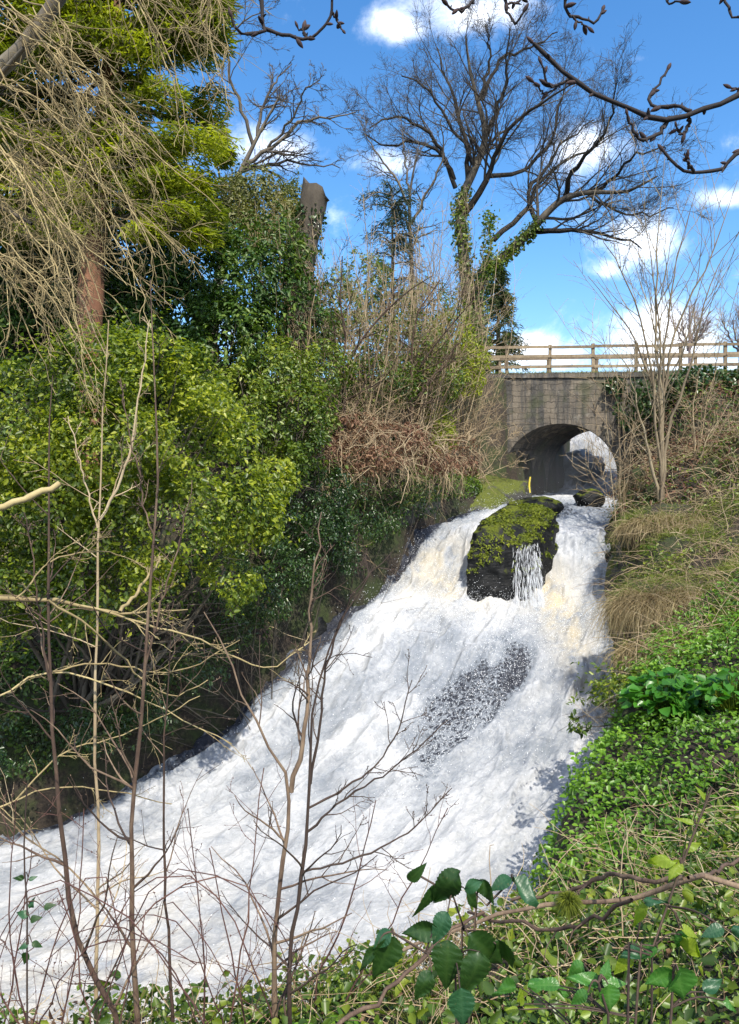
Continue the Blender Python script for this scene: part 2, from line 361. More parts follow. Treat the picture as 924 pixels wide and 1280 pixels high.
def H(x, y, rough=True):
    sh = np.shape(x); x = np.ravel(np.asarray(x, float)); y = np.ravel(np.asarray(y, float))
    dl, dr, wl, wr = shore(x, y)
    left = np.where((dl > 0) & (dr > 0), np.abs(dl) < np.abs(dr), dl > dr)
    nearbr = ss(y, 26.6, 28.4)
    # left bank: cliff then a steep wooded slope up to the road level
    cl = np.interp(y, [10, 14, 16, 18, 20, 22, 25, 28], [1.6, 2.2, 2.8, 3.3, 2.8, 1.3, .7, .6])
    d = np.maximum(dl, 0)
    zl = wl + .05 + cl * ss(d, 0, .55) + np.interp(y, [12, 18, 24, 27], [.75, .95, .75, .6]) * np.maximum(d - .4, 0)
    zl = smin(zl, np.interp(y, [8, 14, 22], [2.4, 2.9, 3.6]), 1.2)
    zl = zl + 4.5 * ss(-x, 4.5, 11) * ss(y, 15.5, 21.5) * (y < 60)
    # right bank: a low drop then a shallow bank
    cr = np.interp(y, [5, 9, 12, 16, 19, 22, 25, 28], [2.7, 2.0, 2.2, 1.9, 1.6, 1.1, .8, .7])
    d = np.maximum(dr, 0)
    zr = wr + .05 + cr * ss(d, 0, .9) + np.interp(y, [3, 7, 12, 16, 20, 24, 27], [.34, .42, .45, .42, .36, .34, .6]) * np.maximum(d - .4, 0)
    zr = np.where(y < 9, smin(zr, np.interp(y, [-20, 0, 2.2, 3.5, 6, 9], [-1.6, -1.6, -1.75, -2.2, -2.3, .0]), .5), zr)
    zr = smin(zr, 3.4 + 0 * zr, 1.0)
    z = np.where(left, zl, zr)
    dd = np.where(left, dl, dr)
    z = np.where((y > 28.2), np.where(dd > .12, 3.72 + np.where(left, 4.5 * ss(-x, 4.5, 11), 0), z), z)
    # approach ramp to the road on the right bank
    ramp = ss(y, 22.5, 27.0) * ss(x, 9.3, 11.0)
    z = np.where(~left & (y <= 28.2), z * (1 - ramp) + np.maximum(z, 3.3) * ramp, z)
    z = np.where(y > 60, 3.72 + .01 * (y - 60) + 0 * z, z)
    ins = (dl <= 0) & (dr <= 0)
    bed = np.minimum(wl, wr) - .15 - .5 * ss(np.minimum(-dl, -dr), 0, .8)
    z = np.where(ins, bed, z)
    if rough:
        p = np.stack([x, y, 0 * x], 1)
        amp = np.where(ins, .05, .30) * (1 - .85 * ((y > 28) & (y < 36)))
        z = z + amp * fbm(p * .9, 4, 3) * ss(np.abs(dd), 0, 1.2) + .05 * fbm(p * 4, 2, 5) * (1 - .9 * (y > 28))
    return z.reshape(sh)
def Hp(x, y): return float(H(np.array([x]), np.array([y]))[0])
def onground(px, py, d): q = at(px, py, d); q[2] = Hp(q[0], q[1]); return q

ax = np.concatenate([[-3000, -1200, -500, -200, -100, -60, -45], np.arange(-36, -14, .6), np.arange(-14, 14.01, .16), np.arange(14.6, 40, .8), [45, 60, 100, 200, 500, 1200, 3000]])
ay = np.concatenate([[-3000, -1000, -300, -100, -40, -20, -12], np.arange(-8, 0, .6), np.arange(0, 29, .16), np.arange(29, 56, .4), [58, 62, 70, 85, 110, 160, 300, 600, 1200, 3000]])
X, Y = np.meshgrid(ax, ay); Z = H(X, Y)
nx, ny = len(ax), len(ay)
ii, jj = np.meshgrid(np.arange(nx - 1), np.arange(ny - 1)); b = (jj * nx + ii).ravel()
mb = MB(); mb.add(np.stack([X, Y, Z], -1).reshape(-1, 3), np.stack([b, b + 1, b + nx + 1, b + nx], 1))
t = NT('bank_soil'); g = t.n('ShaderNodeNewGeometry')
n1 = t.noise((g, 'Position'), 1.3, 5, .6); n2 = t.noise((g, 'Position'), 14, 5, .7); n3 = t.noise((g, 'Position'), .5, 3)
soil = t.ramp(n2, [(.25, (.008, .006, .005)), (.5, (.028, .02, .013)), (.72, (.065, .048, .03))])
moss = t.ramp(n2, [(.3, (.012, .018, .004)), (.65, (.035, .05, .010))])
c = t.mix(t.n('ShaderNodeMapRange', ins={0: (n1, 0), 1: .45, 2: .6}), soil, moss)
M['soil'] = t.out(t.pbsdf(c, .9, n2, .8, .05))
tag(mb.build('terrain', M['soil']), kind='structure')

# ------------------------------------------------------------------ water
def dir_w(px, py, d): return at(px, py, d)
NV, NU = 1000, 250
vv = np.linspace(0, 1, NV)
dens_v = np.interp(np.linspace(0, 1, NV), [0, .12, .30, .82, 1], [0, .17, .27, .80, 1])  # finer rows where the cascade is
SW = catmull(SEC, 1500); SW = np.stack([np.interp(dens_v, np.linspace(0, 1, 1500), SW[:, k]) for k in range(6)], 1)
uu = np.linspace(-.03, 1.03, NU)
PX = SW[:, 0:1] + (SW[:, 2:3] - SW[:, 0:1]) * uu; PY = SW[:, 1:2] + (SW[:, 3:4] - SW[:, 1:2]) * uu; PZ = SW[:, 4:5] + (SW[:, 5:6] - SW[:, 4:5]) * uu
mid = np.stack([PX[:, NU // 2], PY[:, NU // 2], PZ[:, NU // 2]], 1); slen = np.r_[0, np.cumsum(np.linalg.norm(np.diff(mid, axis=0), axis=1))]
wid = np.linalg.norm(SW[:, 2:4] - SW[:, 0:2], axis=1)
FU = wid[:, None] * (uu[None] - .5); FV = np.broadcast_to(slen[:, None], FU.shape)
steep = np.abs(np.gradient(mid[:, 2]) / np.maximum(np.gradient(slen), 1e-6))[:, None]
p3 = np.stack([FU, FV * .42, 0 * FU], -1)
turb = .5 + .9 * ss(steep, .05, .55) + 0 * FU
wig = fbm(p3 * np.array([.9, .8, 1]) + 3, 3, 11)
p4 = p3 + .5 * np.stack([wig, wig * .3, 0 * wig], -1)
n_a = fbm(p4 * 1.0, 3, 21); n_b = 1 - np.abs(fbm(p4 * np.array([2.6, 2.6, 1]), 3, 31)) * 2.2; n_c = fbm(np.stack([FU, FV * .75, 0 * FU], -1) * 6.5, 3, 41)
n_d = fbm(np.stack([FU, FV * .8, 0 * FU], -1) * 17., 2, 51)
disp = turb * (.16 * n_a + .085 * n_b + .055 * n_c + .012 * n_d)
# lower, smoother flow where rock shows through: offsets given in photo pixels -> world patches
def patch(px, py, d, rx, ry, rot=0.):
    """soft elliptical patch centred on a world point of the chute, radii in metres across x / along the line of slope"""
    q = at(px, py, d); ex = PX - q[0]; ey = (PY - q[1]); ez = (PZ - q[2])
    a = ex * math.cos(rot) + ez * math.sin(rot); b_ = -ex * math.sin(rot) + ez * math.cos(rot)
    return np.exp(-((a / rx) ** 2 + (b_ / ry) ** 2 + (ey / 3.5) ** 2))
def wdepth(px, py):
    """depth at which the picture ray meets the water mesh (nearest mesh vertex)"""
    q = at(px, py, 1.0); rx = PX / PY - q[0]; rz = PZ / PY - q[2]
    i = np.argmin(rx ** 2 + rz ** 2); return PY.ravel()[i]
lace = 1.5 * patch(622, 866, wdepth(622, 866), 1.15, .66, .55) + 1.1 * patch(558, 920, wdepth(558, 920), .8, .45, .6) + .5 * patch(640, 835, wdepth(640, 835), .6, .3, .5)
lace = np.clip(lace * (.55 + 1.9 * fbm(np.stack([FU, FV * .45, 0 * FU], -1) * 1.6, 4, 77)), 0, 1)
tongue = .8 * patch(445, 745, wdepth(445, 745), .8, .35, .5) + .30 * patch(560, 850, wdepth(560, 850), 2.4, 1.2, .5) + .7 * patch(745, 705, wdepth(745, 705), .35, .6) + .8 * patch(700, 640, wdepth(700, 640), 1.6, .35) + .5 * patch(440, 870, wdepth(440, 870), .9, .5, .5)
edge = np.exp(-((uu[None] - 0) * wid[:, None] / .26) ** 2) * ss(slen[:, None], slen[0] + 18, slen[0] + 26)
up = ss(PY, 21.5, 23) * (1 - ss(PY, 27, 29)) * .3
tan_ = .6 * patch(545, 705, wdepth(545, 705), .9, .6, .4) + .75 * patch(690, 745, wdepth(690, 745), .55, .9) + .55 * patch(735, 850, wdepth(735, 850), .5, 1.2) + .5 * patch(610, 740, wdepth(610, 740), 2., .4) + .35 * patch(120, 1240, wdepth(120, 1240), 2, .6)
foam = 1.04 - .70 * lace - .50 * np.clip(tongue, 0, 1) - .75 * edge - up * .5 + .34 * n_a + .24 * fbm(np.stack([FU, FV * .55, 0 * FU], -1) * 2.2, 4, 78)
disp = disp * (1 - .75 * lace) * (1 - .7 * np.exp(-((uu[None] - 1) * wid[:, None] / .3) ** 2)) + .04 * ss(n_b, .3, 1) * turb * (1 - lace)
PZ2 = PZ + disp; PY2 = PY - disp * .45 * ss(steep, .1, .6)
WV = np.stack([PX, PY2, PZ2], -1)
ii, jj = np.meshgrid(np.arange(NU - 1), np.arange(NV - 1)); b = (jj * NU + ii).ravel()
mb = MB(); mb.add(WV.reshape(-1, 3), np.stack([b, b + 1, b + NU + 1, b + NU], 1))
t = NT('white_water'); uvn = t.n('ShaderNodeUVMap', uv_map='flow')
fa = t.n('ShaderNodeAttribute', attribute_name='foam'); ta = t.n('ShaderNodeAttribute', attribute_name='tan')
la = t.n('ShaderNodeAttribute', attribute_name='lace')
m1 = t.n('ShaderNodeMapping', ins={'Vector': uvn, 'Scale': (1., .66, 1.)}); m2 = t.n('ShaderNodeMapping', ins={'Vector': uvn, 'Scale': (1., .74, 1.)})
na = t.noise(m1, 2.2, 6, .62, .6); nb = t.noise(m2, 11., 7, .72, .8); nc = t.noise(m2, 34., 4, .7)
f = t.math('ADD', t.math('MULTIPLY', (na, 0), .55), t.math('ADD', t.math('MULTIPLY', (nb, 0), .75), t.math('MULTIPLY', (nc, 0), .25)))
wrp = t.mix(.34, m2, (t.noise(m2, 5., 6, .75), 1), 'ADD'); vo = t.n('ShaderNodeTexVoronoi', feature='DISTANCE_TO_EDGE', ins={'Scale': 9.}); t.t.links.new(wrp.outputs[2], vo.inputs['Vector'])
net = t.n('ShaderNodeMapRange', interpolation_type='SMOOTHSTEP', ins={0: (vo, 0), 1: .0, 2: .27, 3: 1., 4: 0.})
f = t.math('ADD', f, t.math('MULTIPLY', t.math('MULTIPLY', (net, 0), (la, 'Fac')), .42))
f = t.math('ADD', f, t.math('SUBTRACT', t.math('MULTIPLY', (fa, 'Fac'), .92), 1.02))
mask = t.n('ShaderNodeMapRange', interpolation_type='SMOOTHSTEP', ins={0: f, 1: .10, 2: .34})
thick = t.n('ShaderNodeMapRange', interpolation_type='SMOOTHSTEP', ins={0: f, 1: .26, 2: 1.10})
white = t.mix((thick, 0), (.20, .225, .26), (.57, .575, .59))
tanm = t.math('MULTIPLY', (ta, 'Fac'), t.n('ShaderNodeMapRange', ins={0: (na, 0), 1: .35, 2: .6}), clamp=True)
white = t.mix(tanm, white, (.52, .44, .29))
dark = t.ramp(nb, [(.3, (.012, .014, .022)), (.7, (.042, .046, .062))])
col = t.mix((mask, 0), dark, white)
rg = t.n('ShaderNodeMapRange', ins={0: (mask, 0), 3: .28, 4: .75})
hgt = t.math('ADD', t.math('MULTIPLY', (nb, 0), 1.), t.math('MULTIPLY', (nc, 0), .22))
pb = t.pbsdf(col, rg, hgt, .8, .07, IOR=1.33, Subsurface_Weight=.45, Subsurface_Scale=.12); pb.inputs['Subsurface Radius'].default_value = (1., 1., 1.)
M['water'] = t.out(pb)
wo_ = mb.build('water', M['water'], attrs={'lace': lace.ravel(), 'foam': foam.ravel(), 'tan': np.clip(tan_, 0, 1).ravel()}, uv=np.stack([FU.ravel(), FV.ravel()], 1))
tag(wo_, kind='structure')
# spray: droplets thrown clear of the surface
seed(5)
gx = np.gradient(WV, axis=1); gy = np.gradient(WV, axis=0); WN = unit(np.cross(gx, gy)); WN *= np.sign(WN[..., 2:3])
flow = unit(gy)
area = np.linalg.norm(np.cross(gx, gy), axis=-1)
hit = sum(w * patch(x, y, wdepth(x, y), a, b_) for x, y, a, b_, w in [(600, 765, 1.6, .45, 3.), (690, 770, .8, .5, 2.5), (560, 740, .7, .6, 2), (500, 700, 1., .6, 2), (720, 790, .6, .6, 2), (640, 640, 1.5, .3, 1.), (470, 760, .8, .5, 1.5)])
prob = area * (.12 + hit + 1.2 * lace + .5 * ss(steep, .2, .6)) * (PY > 6) * (PY < 29) * (np.abs(uu - .5) < .49)
def droplets(n, rad, hh, elong, pr):
    pr = pr.ravel() / pr.sum(); k = rs.choice(len(pr), n, p=pr)
    P = WV.reshape(-1, 3)[k]; N_ = WN.reshape(-1, 3)[k]; Fl = flow.reshape(-1, 3)[k]
    P = P + N_ * rs.exponential(hh, n)[:, None] + rs.normal(size=(n, 3)) * .02; P[:, 2] += rs.exponential(hh * .5, n)
    r = (rad[0] + (rad[1] - rad[0]) * rs.random(n) ** 2.5)[:, None]
    a = unit(Fl + .5 * rs.normal(size=(n, 3))); b_ = unit(np.cross(a, rs.normal(size=(n, 3)))); c_ = np.cross(a, b_)
    e = 1 + (elong - 1) * rs.random(n)[:, None]
    Vv = np.stack([P + a * r * e, P - a * r * e, P + b_ * r, P - b_ * r, P + c_ * r, P - c_ * r], 1)
    o = np.arange(n)[:, None] * 6
    return Vv.reshape(-1, 3), np.concatenate([o + np.array([q]) for q in ((0, 2, 4), (0, 4, 3), (0, 3, 5), (0, 5, 2), (1, 4, 2), (1, 3, 4), (1, 5, 3), (1, 2, 5))])
mb = MB(); mb.add(*droplets(11000, (.003, .010), .05, 2.5, prob)); mb.add(*droplets(2500, (.003, .008), .02, 5.0, area * lace ** 1.2 * (PY > 9)))
mb.add(*droplets(8000, (.003, .010), .16, 1.8, area * (hit + .05) * (PY > 6) * (PY < 29)))
t = NT('spray_drop'); M['spray'] = t.out(t.pbsdf((.85, .87, .9), .5))
tag(mb.build('spray', M['spray']), 'white droplets of spray leaping off the cascade', 'spray', kind='stuff')

# ------------------------------------------------------------------ rocks
def rock_mat(name, cols, mosscol, mlo, mhi, rough=.45):
    t = NT(name); g = t.n('ShaderNodeNewGeometry'); s = t.n('ShaderNodeSeparateXYZ', ins={0: (g, 'Normal')})
    n1 = t.noise((g, 'Position'), 2.2, 6, .62); n2 = t.noise((g, 'Position'), 18, 5, .7)
    mp = t.n('ShaderNodeMapping', ins={'Vector': (g, 'Position'), 'Scale': (1, 1, 3.5)}); n3 = t.noise(mp, 3., 5, .6, .4)
    base = t.ramp(n3, [(.3, cols[0]), (.55, cols[1]), (.75, cols[2])])
    mm = t.math('ADD', t.math('MULTIPLY', (s, 2), .55), t.math('MULTIPLY', t.math('SUBTRACT', (n1, 0), .5), 1.6))
    mk = t.n('ShaderNodeMapRange', interpolation_type='SMOOTHSTEP', ins={0: mm, 1: mlo, 2: mhi})
    mo = t.ramp(n2, [(.3, mosscol[0]), (.7, mosscol[1])])
    c = t.mix((mk, 0), base, mo)
    rr = t.n('ShaderNodeMapRange', ins={0: (mk, 0), 3: rough, 4: .95}); spc = .5 if cols[0][0] > .01 else .22
    h = t.math('ADD', (n3, 0), t.math('MULTIPLY', (n2, 0), .5))
    return t.out(t.pbsdf(c, rr, h, .6, .06, Specular_IOR_Level=spc))
MOSS = ((.035, .045, .006), (.12, .14, .012))
M['wetrock'] = rock_mat('wet_dark_rock', [(.002, .0025, .003), (.006, .0065, .007), (.018, .018, .017)], MOSS, .34, .58, .55)
M['mossrock'] = rock_mat('mossy_rock', [(.02, .02, .02), (.05, .048, .042), (.09, .085, .072)], MOSS, .12, .42, .55)
M['greyrock'] = rock_mat('wet_grey_rock', [(.14, .145, .15), (.25, .26, .26), (.36, .37, .36)], MOSS, .7, .95, .4)
def hexrock(corners, n=22, amp=.08, fr=1.4, rnd=.25, sd=0):
    """rounded rough block from 8 world corners ordered (bottom: fl fr br bl, top: fl fr br bl)"""
    c = np.array(corners, float); V = []; Fq = []; off = 0
    g = np.linspace(0, 1, n); A, B = np.meshgrid(g, g, indexing='ij'); o = np.zeros_like(A); l = o + 1
    faces = [(A, B, o), (B, A, l), (A, o, B)[0:3], (B, l, A)[0:3], (o, B, A), (l, A, B)]
    ctr = c.mean(0)
    for (u, v, w) in faces:
        uu_, vv_, ww_ = u.ravel(), v.ravel(), w.ravel()
        ctl = [(1 - uu_) * (1 - vv_) * (1 - ww_), uu_ * (1 - vv_) * (1 - ww_), uu_ * vv_ * (1 - ww_), (1 - uu_) * vv_ * (1 - ww_), (1 - uu_) * (1 - vv_) * ww_, uu_ * (1 - vv_) * ww_, uu_ * vv_ * ww_, (1 - uu_) * vv_ * ww_]
        P = sum(k[:, None] * q for k, q in zip(ctl, c))
        s = np.stack([uu_, vv_, ww_], 1) * 2 - 1; ln = np.linalg.norm(s, axis=1, keepdims=True)
        shrink = 1 - rnd * np.maximum(0, ln - 1.0) / .73
        P = ctr + (P - ctr) * shrink
        d = unit(P - ctr)
        P = P + d * (amp * fbm(P * fr, 4, sd) + amp * .35 * (1 - 2 * np.abs(fbm(P * fr * 2.2, 2, sd + 5))))[:, None]
        V.append(P); i, j = np.meshgrid(np.arange(n - 1), np.arange(n - 1), indexing='ij'); b_ = (i * n + j).ravel() + off
        Fq.append(np.stack([b_, b_ + n, b_ + n + 1, b_ + 1], 1)); off += n * n
    V = np.vstack(V); Fq = np.vstack(Fq)
    key = np.round(V, 5); _, fi, inv = np.unique(key, axis=0, return_index=True, return_inverse=True)
    return V[fi], np.asarray(inv).ravel()[Fq]
def fixnormals(o):
    bm = bmesh.new(); bm.from_mesh(o.data); bmesh.ops.recalc_face_normals(bm, faces=bm.faces[:]); bm.to_mesh(o.data); bm.free()
def pebble(ctr, rad, amp=.15, fr=1.2, sd=0, n=14):
    c = np.array(ctr); r = np.array(rad)
    cc = [c + r * np.array(k) for k in ((-1, -1, -1), (1, -1, -1), (1, 1, -1), (-1, 1, -1), (-1, -1, 1), (1, -1, 1), (1, 1, 1), (-1, 1, 1))]
    return hexrock(cc, n, amp, fr, .55, sd)
def rock(name, label, mat, vf, parent=None, cat='rock', group=None):
    v, f_ = vf; org = np.array([v[:, 0].mean(), v[:, 1].mean(), v[:, 2].min()])
    mb = MB(); mb.add(v, f_); o = mb.build(name, mat, parent, org); fixnormals(o)
    return tag(o, label, cat, group)
def upfaces(v, f_, n, zmin=.35):
    a, b_, c_, d_ = (v[f_[:, k]] for k in range(4)); nn = np.cross(c_ - a, d_ - b_); ar = np.linalg.norm(nn, axis=1); nn = nn / np.maximum(ar[:, None], 1e-9)
    ctr = v.mean(0); nn *= np.sign((nn * (a - ctr)).sum(1))[:, None]
    w = ar * (nn[:, 2] > zmin); k = rs.choice(len(f_), n, p=w / w.sum()); s, q = rs.random(n)[:, None], rs.random(n)[:, None]
    return a[k] * (1 - s) * (1 - q) + b_[k] * s * (1 - q) + c_[k] * s * q + d_[k] * (1 - s) * q, nn[k]
# mossy boulder splitting the cascade
seed(20)
bc = [at(578, 800, 19.3), at(672, 795, 19.4), at(702, 745, 21.7), at(592, 740, 21.5), at(566, 662, 19.4), at(672, 682, 19.7), at(715, 612, 21.7), at(630, 622, 21.7)]
bv, bf = hexrock(bc, 44, .17, 1.25, .30, 4)
bo = rock('boulder', 'big dark boulder with bright moss on top, splitting the white cascade', M['wetrock'], (bv, bf), cat='boulder')
borg = np.array(bo.location)
p, nn = upfaces(bv, bf, 9000, .35); k = fbm(p * 1.6, 3, 8) + .25 * (p[:, 0] - borg[0]) + .2 * (p[:, 2] - borg[2] - 1.5) > -.12; p, nn = p[k], nn[k]
mb = MB(); leaves(mb, p, unit(nn + .6 * rs.normal(size=p.shape)), rs.normal(size=p.shape) + np.array([0, -.5, 0]), rs.uniform(.03, .09, len(p)), .6)
mb.build('moss', M['moss'], bo, borg)
mb = MB(); p = bv[rs.choice(len(bv), 9000)]; k = (p[:, 1] < 20.4) & (fbm(p * 1.3, 2, 33) > .34) & (p[:, 2] > -2.6); p = p[k]
leaves(mb, p + np.array([0, -.03, 0]), np.array([0, -1., .3]) + .5 * rs.normal(size=p.shape), np.array([0, -.2, -1.]) + .5 * rs.normal(size=p.shape), rs.uniform(.03, .09, len(p)), .5)
tag(mb.build('hanging_moss', M['moss'], bo, borg), kind='stuff')
# water veils that slide over the boulder's right shoulder
seed(21)
mb = MB(); PP = []; RR = []
for k in range(620):
    u = rs.random() ** .7; x = 640 + 34 * u; w_ = rs.random(); y0 = 682 - 5 * u + 78 * w_ ** .8; ln = rs.uniform(5, 20) * (.5 + w_)
    d0 = 19.44 - .22 * w_ - .10 * rs.random(); sl = rs.normal() * 2 + (u - .3) * 4
    PP.append(catmull([at(x + (u - .3) * 10 * w_, y0, d0), at(x + (u - .3) * 10 * w_ + sl * .3, y0 + ln * .5, d0 - .02), at(x + (u - .3) * 12 * w_ + sl * .5, y0 + ln, d0 - .04)], 5)); RR.append(rs.uniform(.0012, .0042) * np.array([.3, 1, 1.1, .8, .2]))
tubes(mb, np.stack(PP), np.stack(RR), 4)
tag(mb.build('water_veil', M['spray']), 'thin white strands of water falling off the big boulder', 'waterfall', kind='stuff')
R_ = lambda px, py, d, rx, ry, rz, sd, amp=.15, n=16: pebble(at(px, py, d), (rx, ry, rz), amp, 1.3, sd, n)
rock('boulder', 'smooth wet rock just upstream of the mossy boulder, water sliding over it', M['wetrock'], R_(668, 634, 23.2, .8, .6, .30, 31))
rock('boulder', 'small dark wet rock in the flow below the arch', M['wetrock'], R_(736, 624, 25.2, .48, .4, .3, 32))
rock('boulder', 'large mossy grey boulder in the white water under the arch', M['greyrock'], R_(726, 586, 33.8, .85, .7, .8, 33, .35))
rock('rock_ledge', 'mossy sloping ledge under the left foot of the bridge', M['mossrock'], hexrock([at(548, 655, 23.6), at(625, 655, 24.2), at(672, 625, 27.6), at(545, 625, 27.6), at(552, 628, 23.8), at(610, 634, 24.3), at(664, 598, 27.4), at(556, 588, 27.4)], 30, .12, 1.2, .12, 35), cat='rock ledge')
rock('rock_ledge', 'dark overhung ledge below the bramble thicket on the left bank', M['mossrock'], hexrock([at(420, 760, 18.9), at(545, 672, 22.2), at(560, 650, 24), at(420, 700, 23), at(440, 655, 19.1), at(548, 620, 22.2), at(560, 590, 24), at(420, 620, 23)], 34, .2, 1.1, .1, 36), cat='rock ledge')
rock('rock', 'green mossy rock face dropping to the water below the bare coppice tree', M['mossrock'], hexrock([at(752, 760, 19.6), at(800, 800, 18.2), at(860, 760, 20.), at(790, 720, 21.6), at(762, 682, 19.9), at(800, 690, 18.5), at(860, 660, 20), at(790, 640, 21.6)], 26, .16, 1.3, .14, 37), cat='rock')
rock('rock', 'dark red stained rock recess below the straw coloured tussock', M['wetrock'], hexrock([at(770, 860, 15.4), at(830, 900, 14.2), at(900, 860, 16), at(800, 820, 17), at(768, 770, 15.8), at(830, 790, 14.6), at(900, 760, 16), at(800, 740, 17)], 22, .14, 1.3, .14, 38), cat='rock')
seed(23)
lb = [(395, 800, 17.6, .7, .6, .8), (330, 870, 16.6, .7, .6, .7), (265, 930, 15.7, .75, .6, .6), (175, 985, 15.2, .8, .6, .5), (70, 1030, 14.6, .9, .6, .45), (470, 715, 19.6, .5, .6, .6)]
for i, (x, y, d, a, b_, c_) in enumerate(lb):
    rock('rock', 'dark wet rock at the foot of the left bank beside the foam', M['wetrock'], R_(x - 22, y - 8, d + .5, a, b_, c_, 40 + i, .22), group='dark rocks along the left waterline')

t = NT('spray_mist'); M['mist'] = t.out(t.n('ShaderNodeVolumePrincipled', ins={'Color': (.9, .93, .97, 1), 'Density': .055}), 'Volume')
mv, mf = pebble(at(692, 592, 31.2), (3.2, 2.6, 2.0), .2, .8, 39); mb = MB(); mb.add(mv, mf); o = mb.build('mist', M['mist']); fixnormals(o); tag(o, 'pale spray mist hanging in the arch', 'mist', kind='stuff')
# ------------------------------------------------------------------ stone bridge
t = NT('bridge_stone'); tc = t.n('ShaderNodeTexCoord')
mp = t.n('ShaderNodeMapping', ins={'Vector': (tc, 'Object'), 'Rotation': (PI / 2, 0, 0)})
wv = t.noise((tc, 'Object'), 2.1, 4); wrp = t.mix(.26, (mp, 0), (wv, 1), 'ADD')
br = t.n('ShaderNodeTexBrick', offset=.5, ins={'Color1': (.40, .40, .40, 1), 'Color2': (.60, .60, .60, 1), 'Mortar': (.05, .05, .05, 1), 'Scale': 1.0, 'Mortar Size': .012, 'Mortar Smooth': .4, 'Bias': 0., 'Brick Width': .46, 'Row Height': .21})
t.t.links.new(wrp.outputs[2], br.inputs['Vector'])
n1 = t.noise((tc, 'Object'), 1.1, 5, .6); n2 = t.noise((tc, 'Object'), 16, 5, .7)
ms = t.n('ShaderNodeMapping', ins={'Vector': (tc, 'Object'), 'Scale': (2.4, 2.4, .22)}); n3 = t.noise(ms, 1.6, 5, .6)
base = t.ramp(t.math('ADD', t.math('MULTIPLY', (n2, 0), .5), t.math('MULTIPLY', (br, 'Color'), .45)), [(.2, (.07, .055, .042)), (.5, (.17, .14, .105)), (.75, (.30, .26, .20))])
st = t.n('ShaderNodeMapRange', interpolation_type='SMOOTHSTEP', ins={0: (n3, 0), 1: .38, 2: .6})
c = t.mix((st, 0), base, t.ramp(n2, [(.3, (.03, .028, .026)), (.7, (.09, .083, .075))]))
lime = t.n('ShaderNodeMapRange', interpolation_type='SMOOTHSTEP', ins={0: (n1, 0), 1: .6, 2: .72})
c = t.mix(t.math('MULTIPLY', (lime, 0), .5), c, (.36, .34, .30))
c = t.mix(t.n('ShaderNodeMapRange', ins={0: (br, 'Fac'), 3: 0., 4: .28}), c, (.045, .04, .034))
mg = t.n('ShaderNodeMapRange', interpolation_type='SMOOTHSTEP', ins={0: t.noise((tc, 'Object'), .75, 5, .65), 1: .50, 2: .66}); c = t.mix(t.math('MULTIPLY', (mg, 0), .6), c, (.045, .055, .018))
hh = t.math('SUBTRACT', t.math('MULTIPLY', (n2, 0), .5), (br, 'Fac'))
M['stone'] = t.out(t.pbsdf(c, .85, hh, .8, .03))
M['verge'] = M['grass']
BX0, BX1 = 2.3, 11.4      # wall ends
def wy(x): return 28.45 - .09 * (x - 6.95)      # the front face
AC, AR, ARISE, ASP = 7.0, 2.08, 2.05, .02
DECK = 3.86
SK = np.array([.75, 1.0])  # skewed barrel direction
bridge = thing('stone_bridge', 'old stone arch bridge carrying the road over the waterfall', 'bridge', (AC, wy(AC), 0))
BO = np.array(bridge.location)
def archz(x):
    u = np.clip((x - AC) / AR, -1, 1); return ASP + ARISE * np.sqrt(np.maximum(0, 1 - u * u)) ** .92
mb = MB()
xs = np.unique(np.r_[np.linspace(BX0, AC - AR, 26), AC + AR * np.sin(np.linspace(-PI / 2, PI / 2, 61)), np.linspace(AC + AR, BX1, 16)])
nz = 24
def wallsheet(mb, yoff, inside):
    for seg in (xs[xs <= AC - AR + 1e-6], xs[(xs >= AC - AR - 1e-6) & (xs <= AC + AR + 1e-6)], xs[xs >= AC + AR - 1e-6]):
        bot = archz(seg) if (seg[0] > BX0 + 1 and seg[-1] < BX1 - 1) else np.full(len(seg), -1.6)
        w = np.linspace(0, 1, nz)
        Zg = bot[:, None] + (DECK - bot[:, None]) * w; Xg = seg[:, None] + 0 * Zg
        Yg = wy(Xg) + yoff; P = np.stack([Xg, Yg, Zg], -1)
        if inside == 0: P[..., 1] -= .05 * np.maximum(0, fbm(P * np.array([2.2, 2.2, 4.6]), 3, 70)) * (w[None] < .99)
        i, j = np.meshgrid(np.arange(len(seg) - 1), np.arange(nz - 1), indexing='ij'); b_ = (i * nz + j).ravel()
        mb.add(P.reshape(-1, 3), np.stack([b_, b_ + nz, b_ + nz + 1, b_ + 1], 1))
wallsheet(mb, 0, 0)
DEP = 3.4
def sheet(P):
    a, b2 = P.shape[:2]; i, j = np.meshgrid(np.arange(a - 1), np.arange(b2 - 1), indexing='ij'); b_ = (i * b2 + j).ravel()
    return P.reshape(-1, 3), np.stack([b_, b_ + b2, b_ + b2 + 1, b_ + 1], 1)
wall = mb.build('wall', M['stone'], bridge, BO, smooth=False); mb = MB()
for seg_ in (0,):
    xb = xs + SK[0] * DEP
    for s0, s1 in ((0, int(np.searchsorted(xs, AC - AR))), (int(np.searchsorted(xs, AC - AR)), int(np.searchsorted(xs, AC + AR - 1e-6))), (int(np.searchsorted(xs, AC + AR - 1e-6)), len(xs) - 1)):
        sg = xs[s0:s1 + 1]; bot = archz(sg) if s0 and s1 < len(xs) - 1 else np.full(len(sg), -1.2)
        w = np.linspace(0, 1, 8); Zg = bot[:, None] + (DECK - bot[:, None]) * w; Xg = sg[:, None] + SK[0] * DEP + 0 * Zg
        mb.add(*sheet(np.stack([Xg, wy(sg)[:, None] + DEP + 0 * Zg, Zg], -1)))
mb.build('rear_face', M['stone'], bridge, BO, smooth=False)
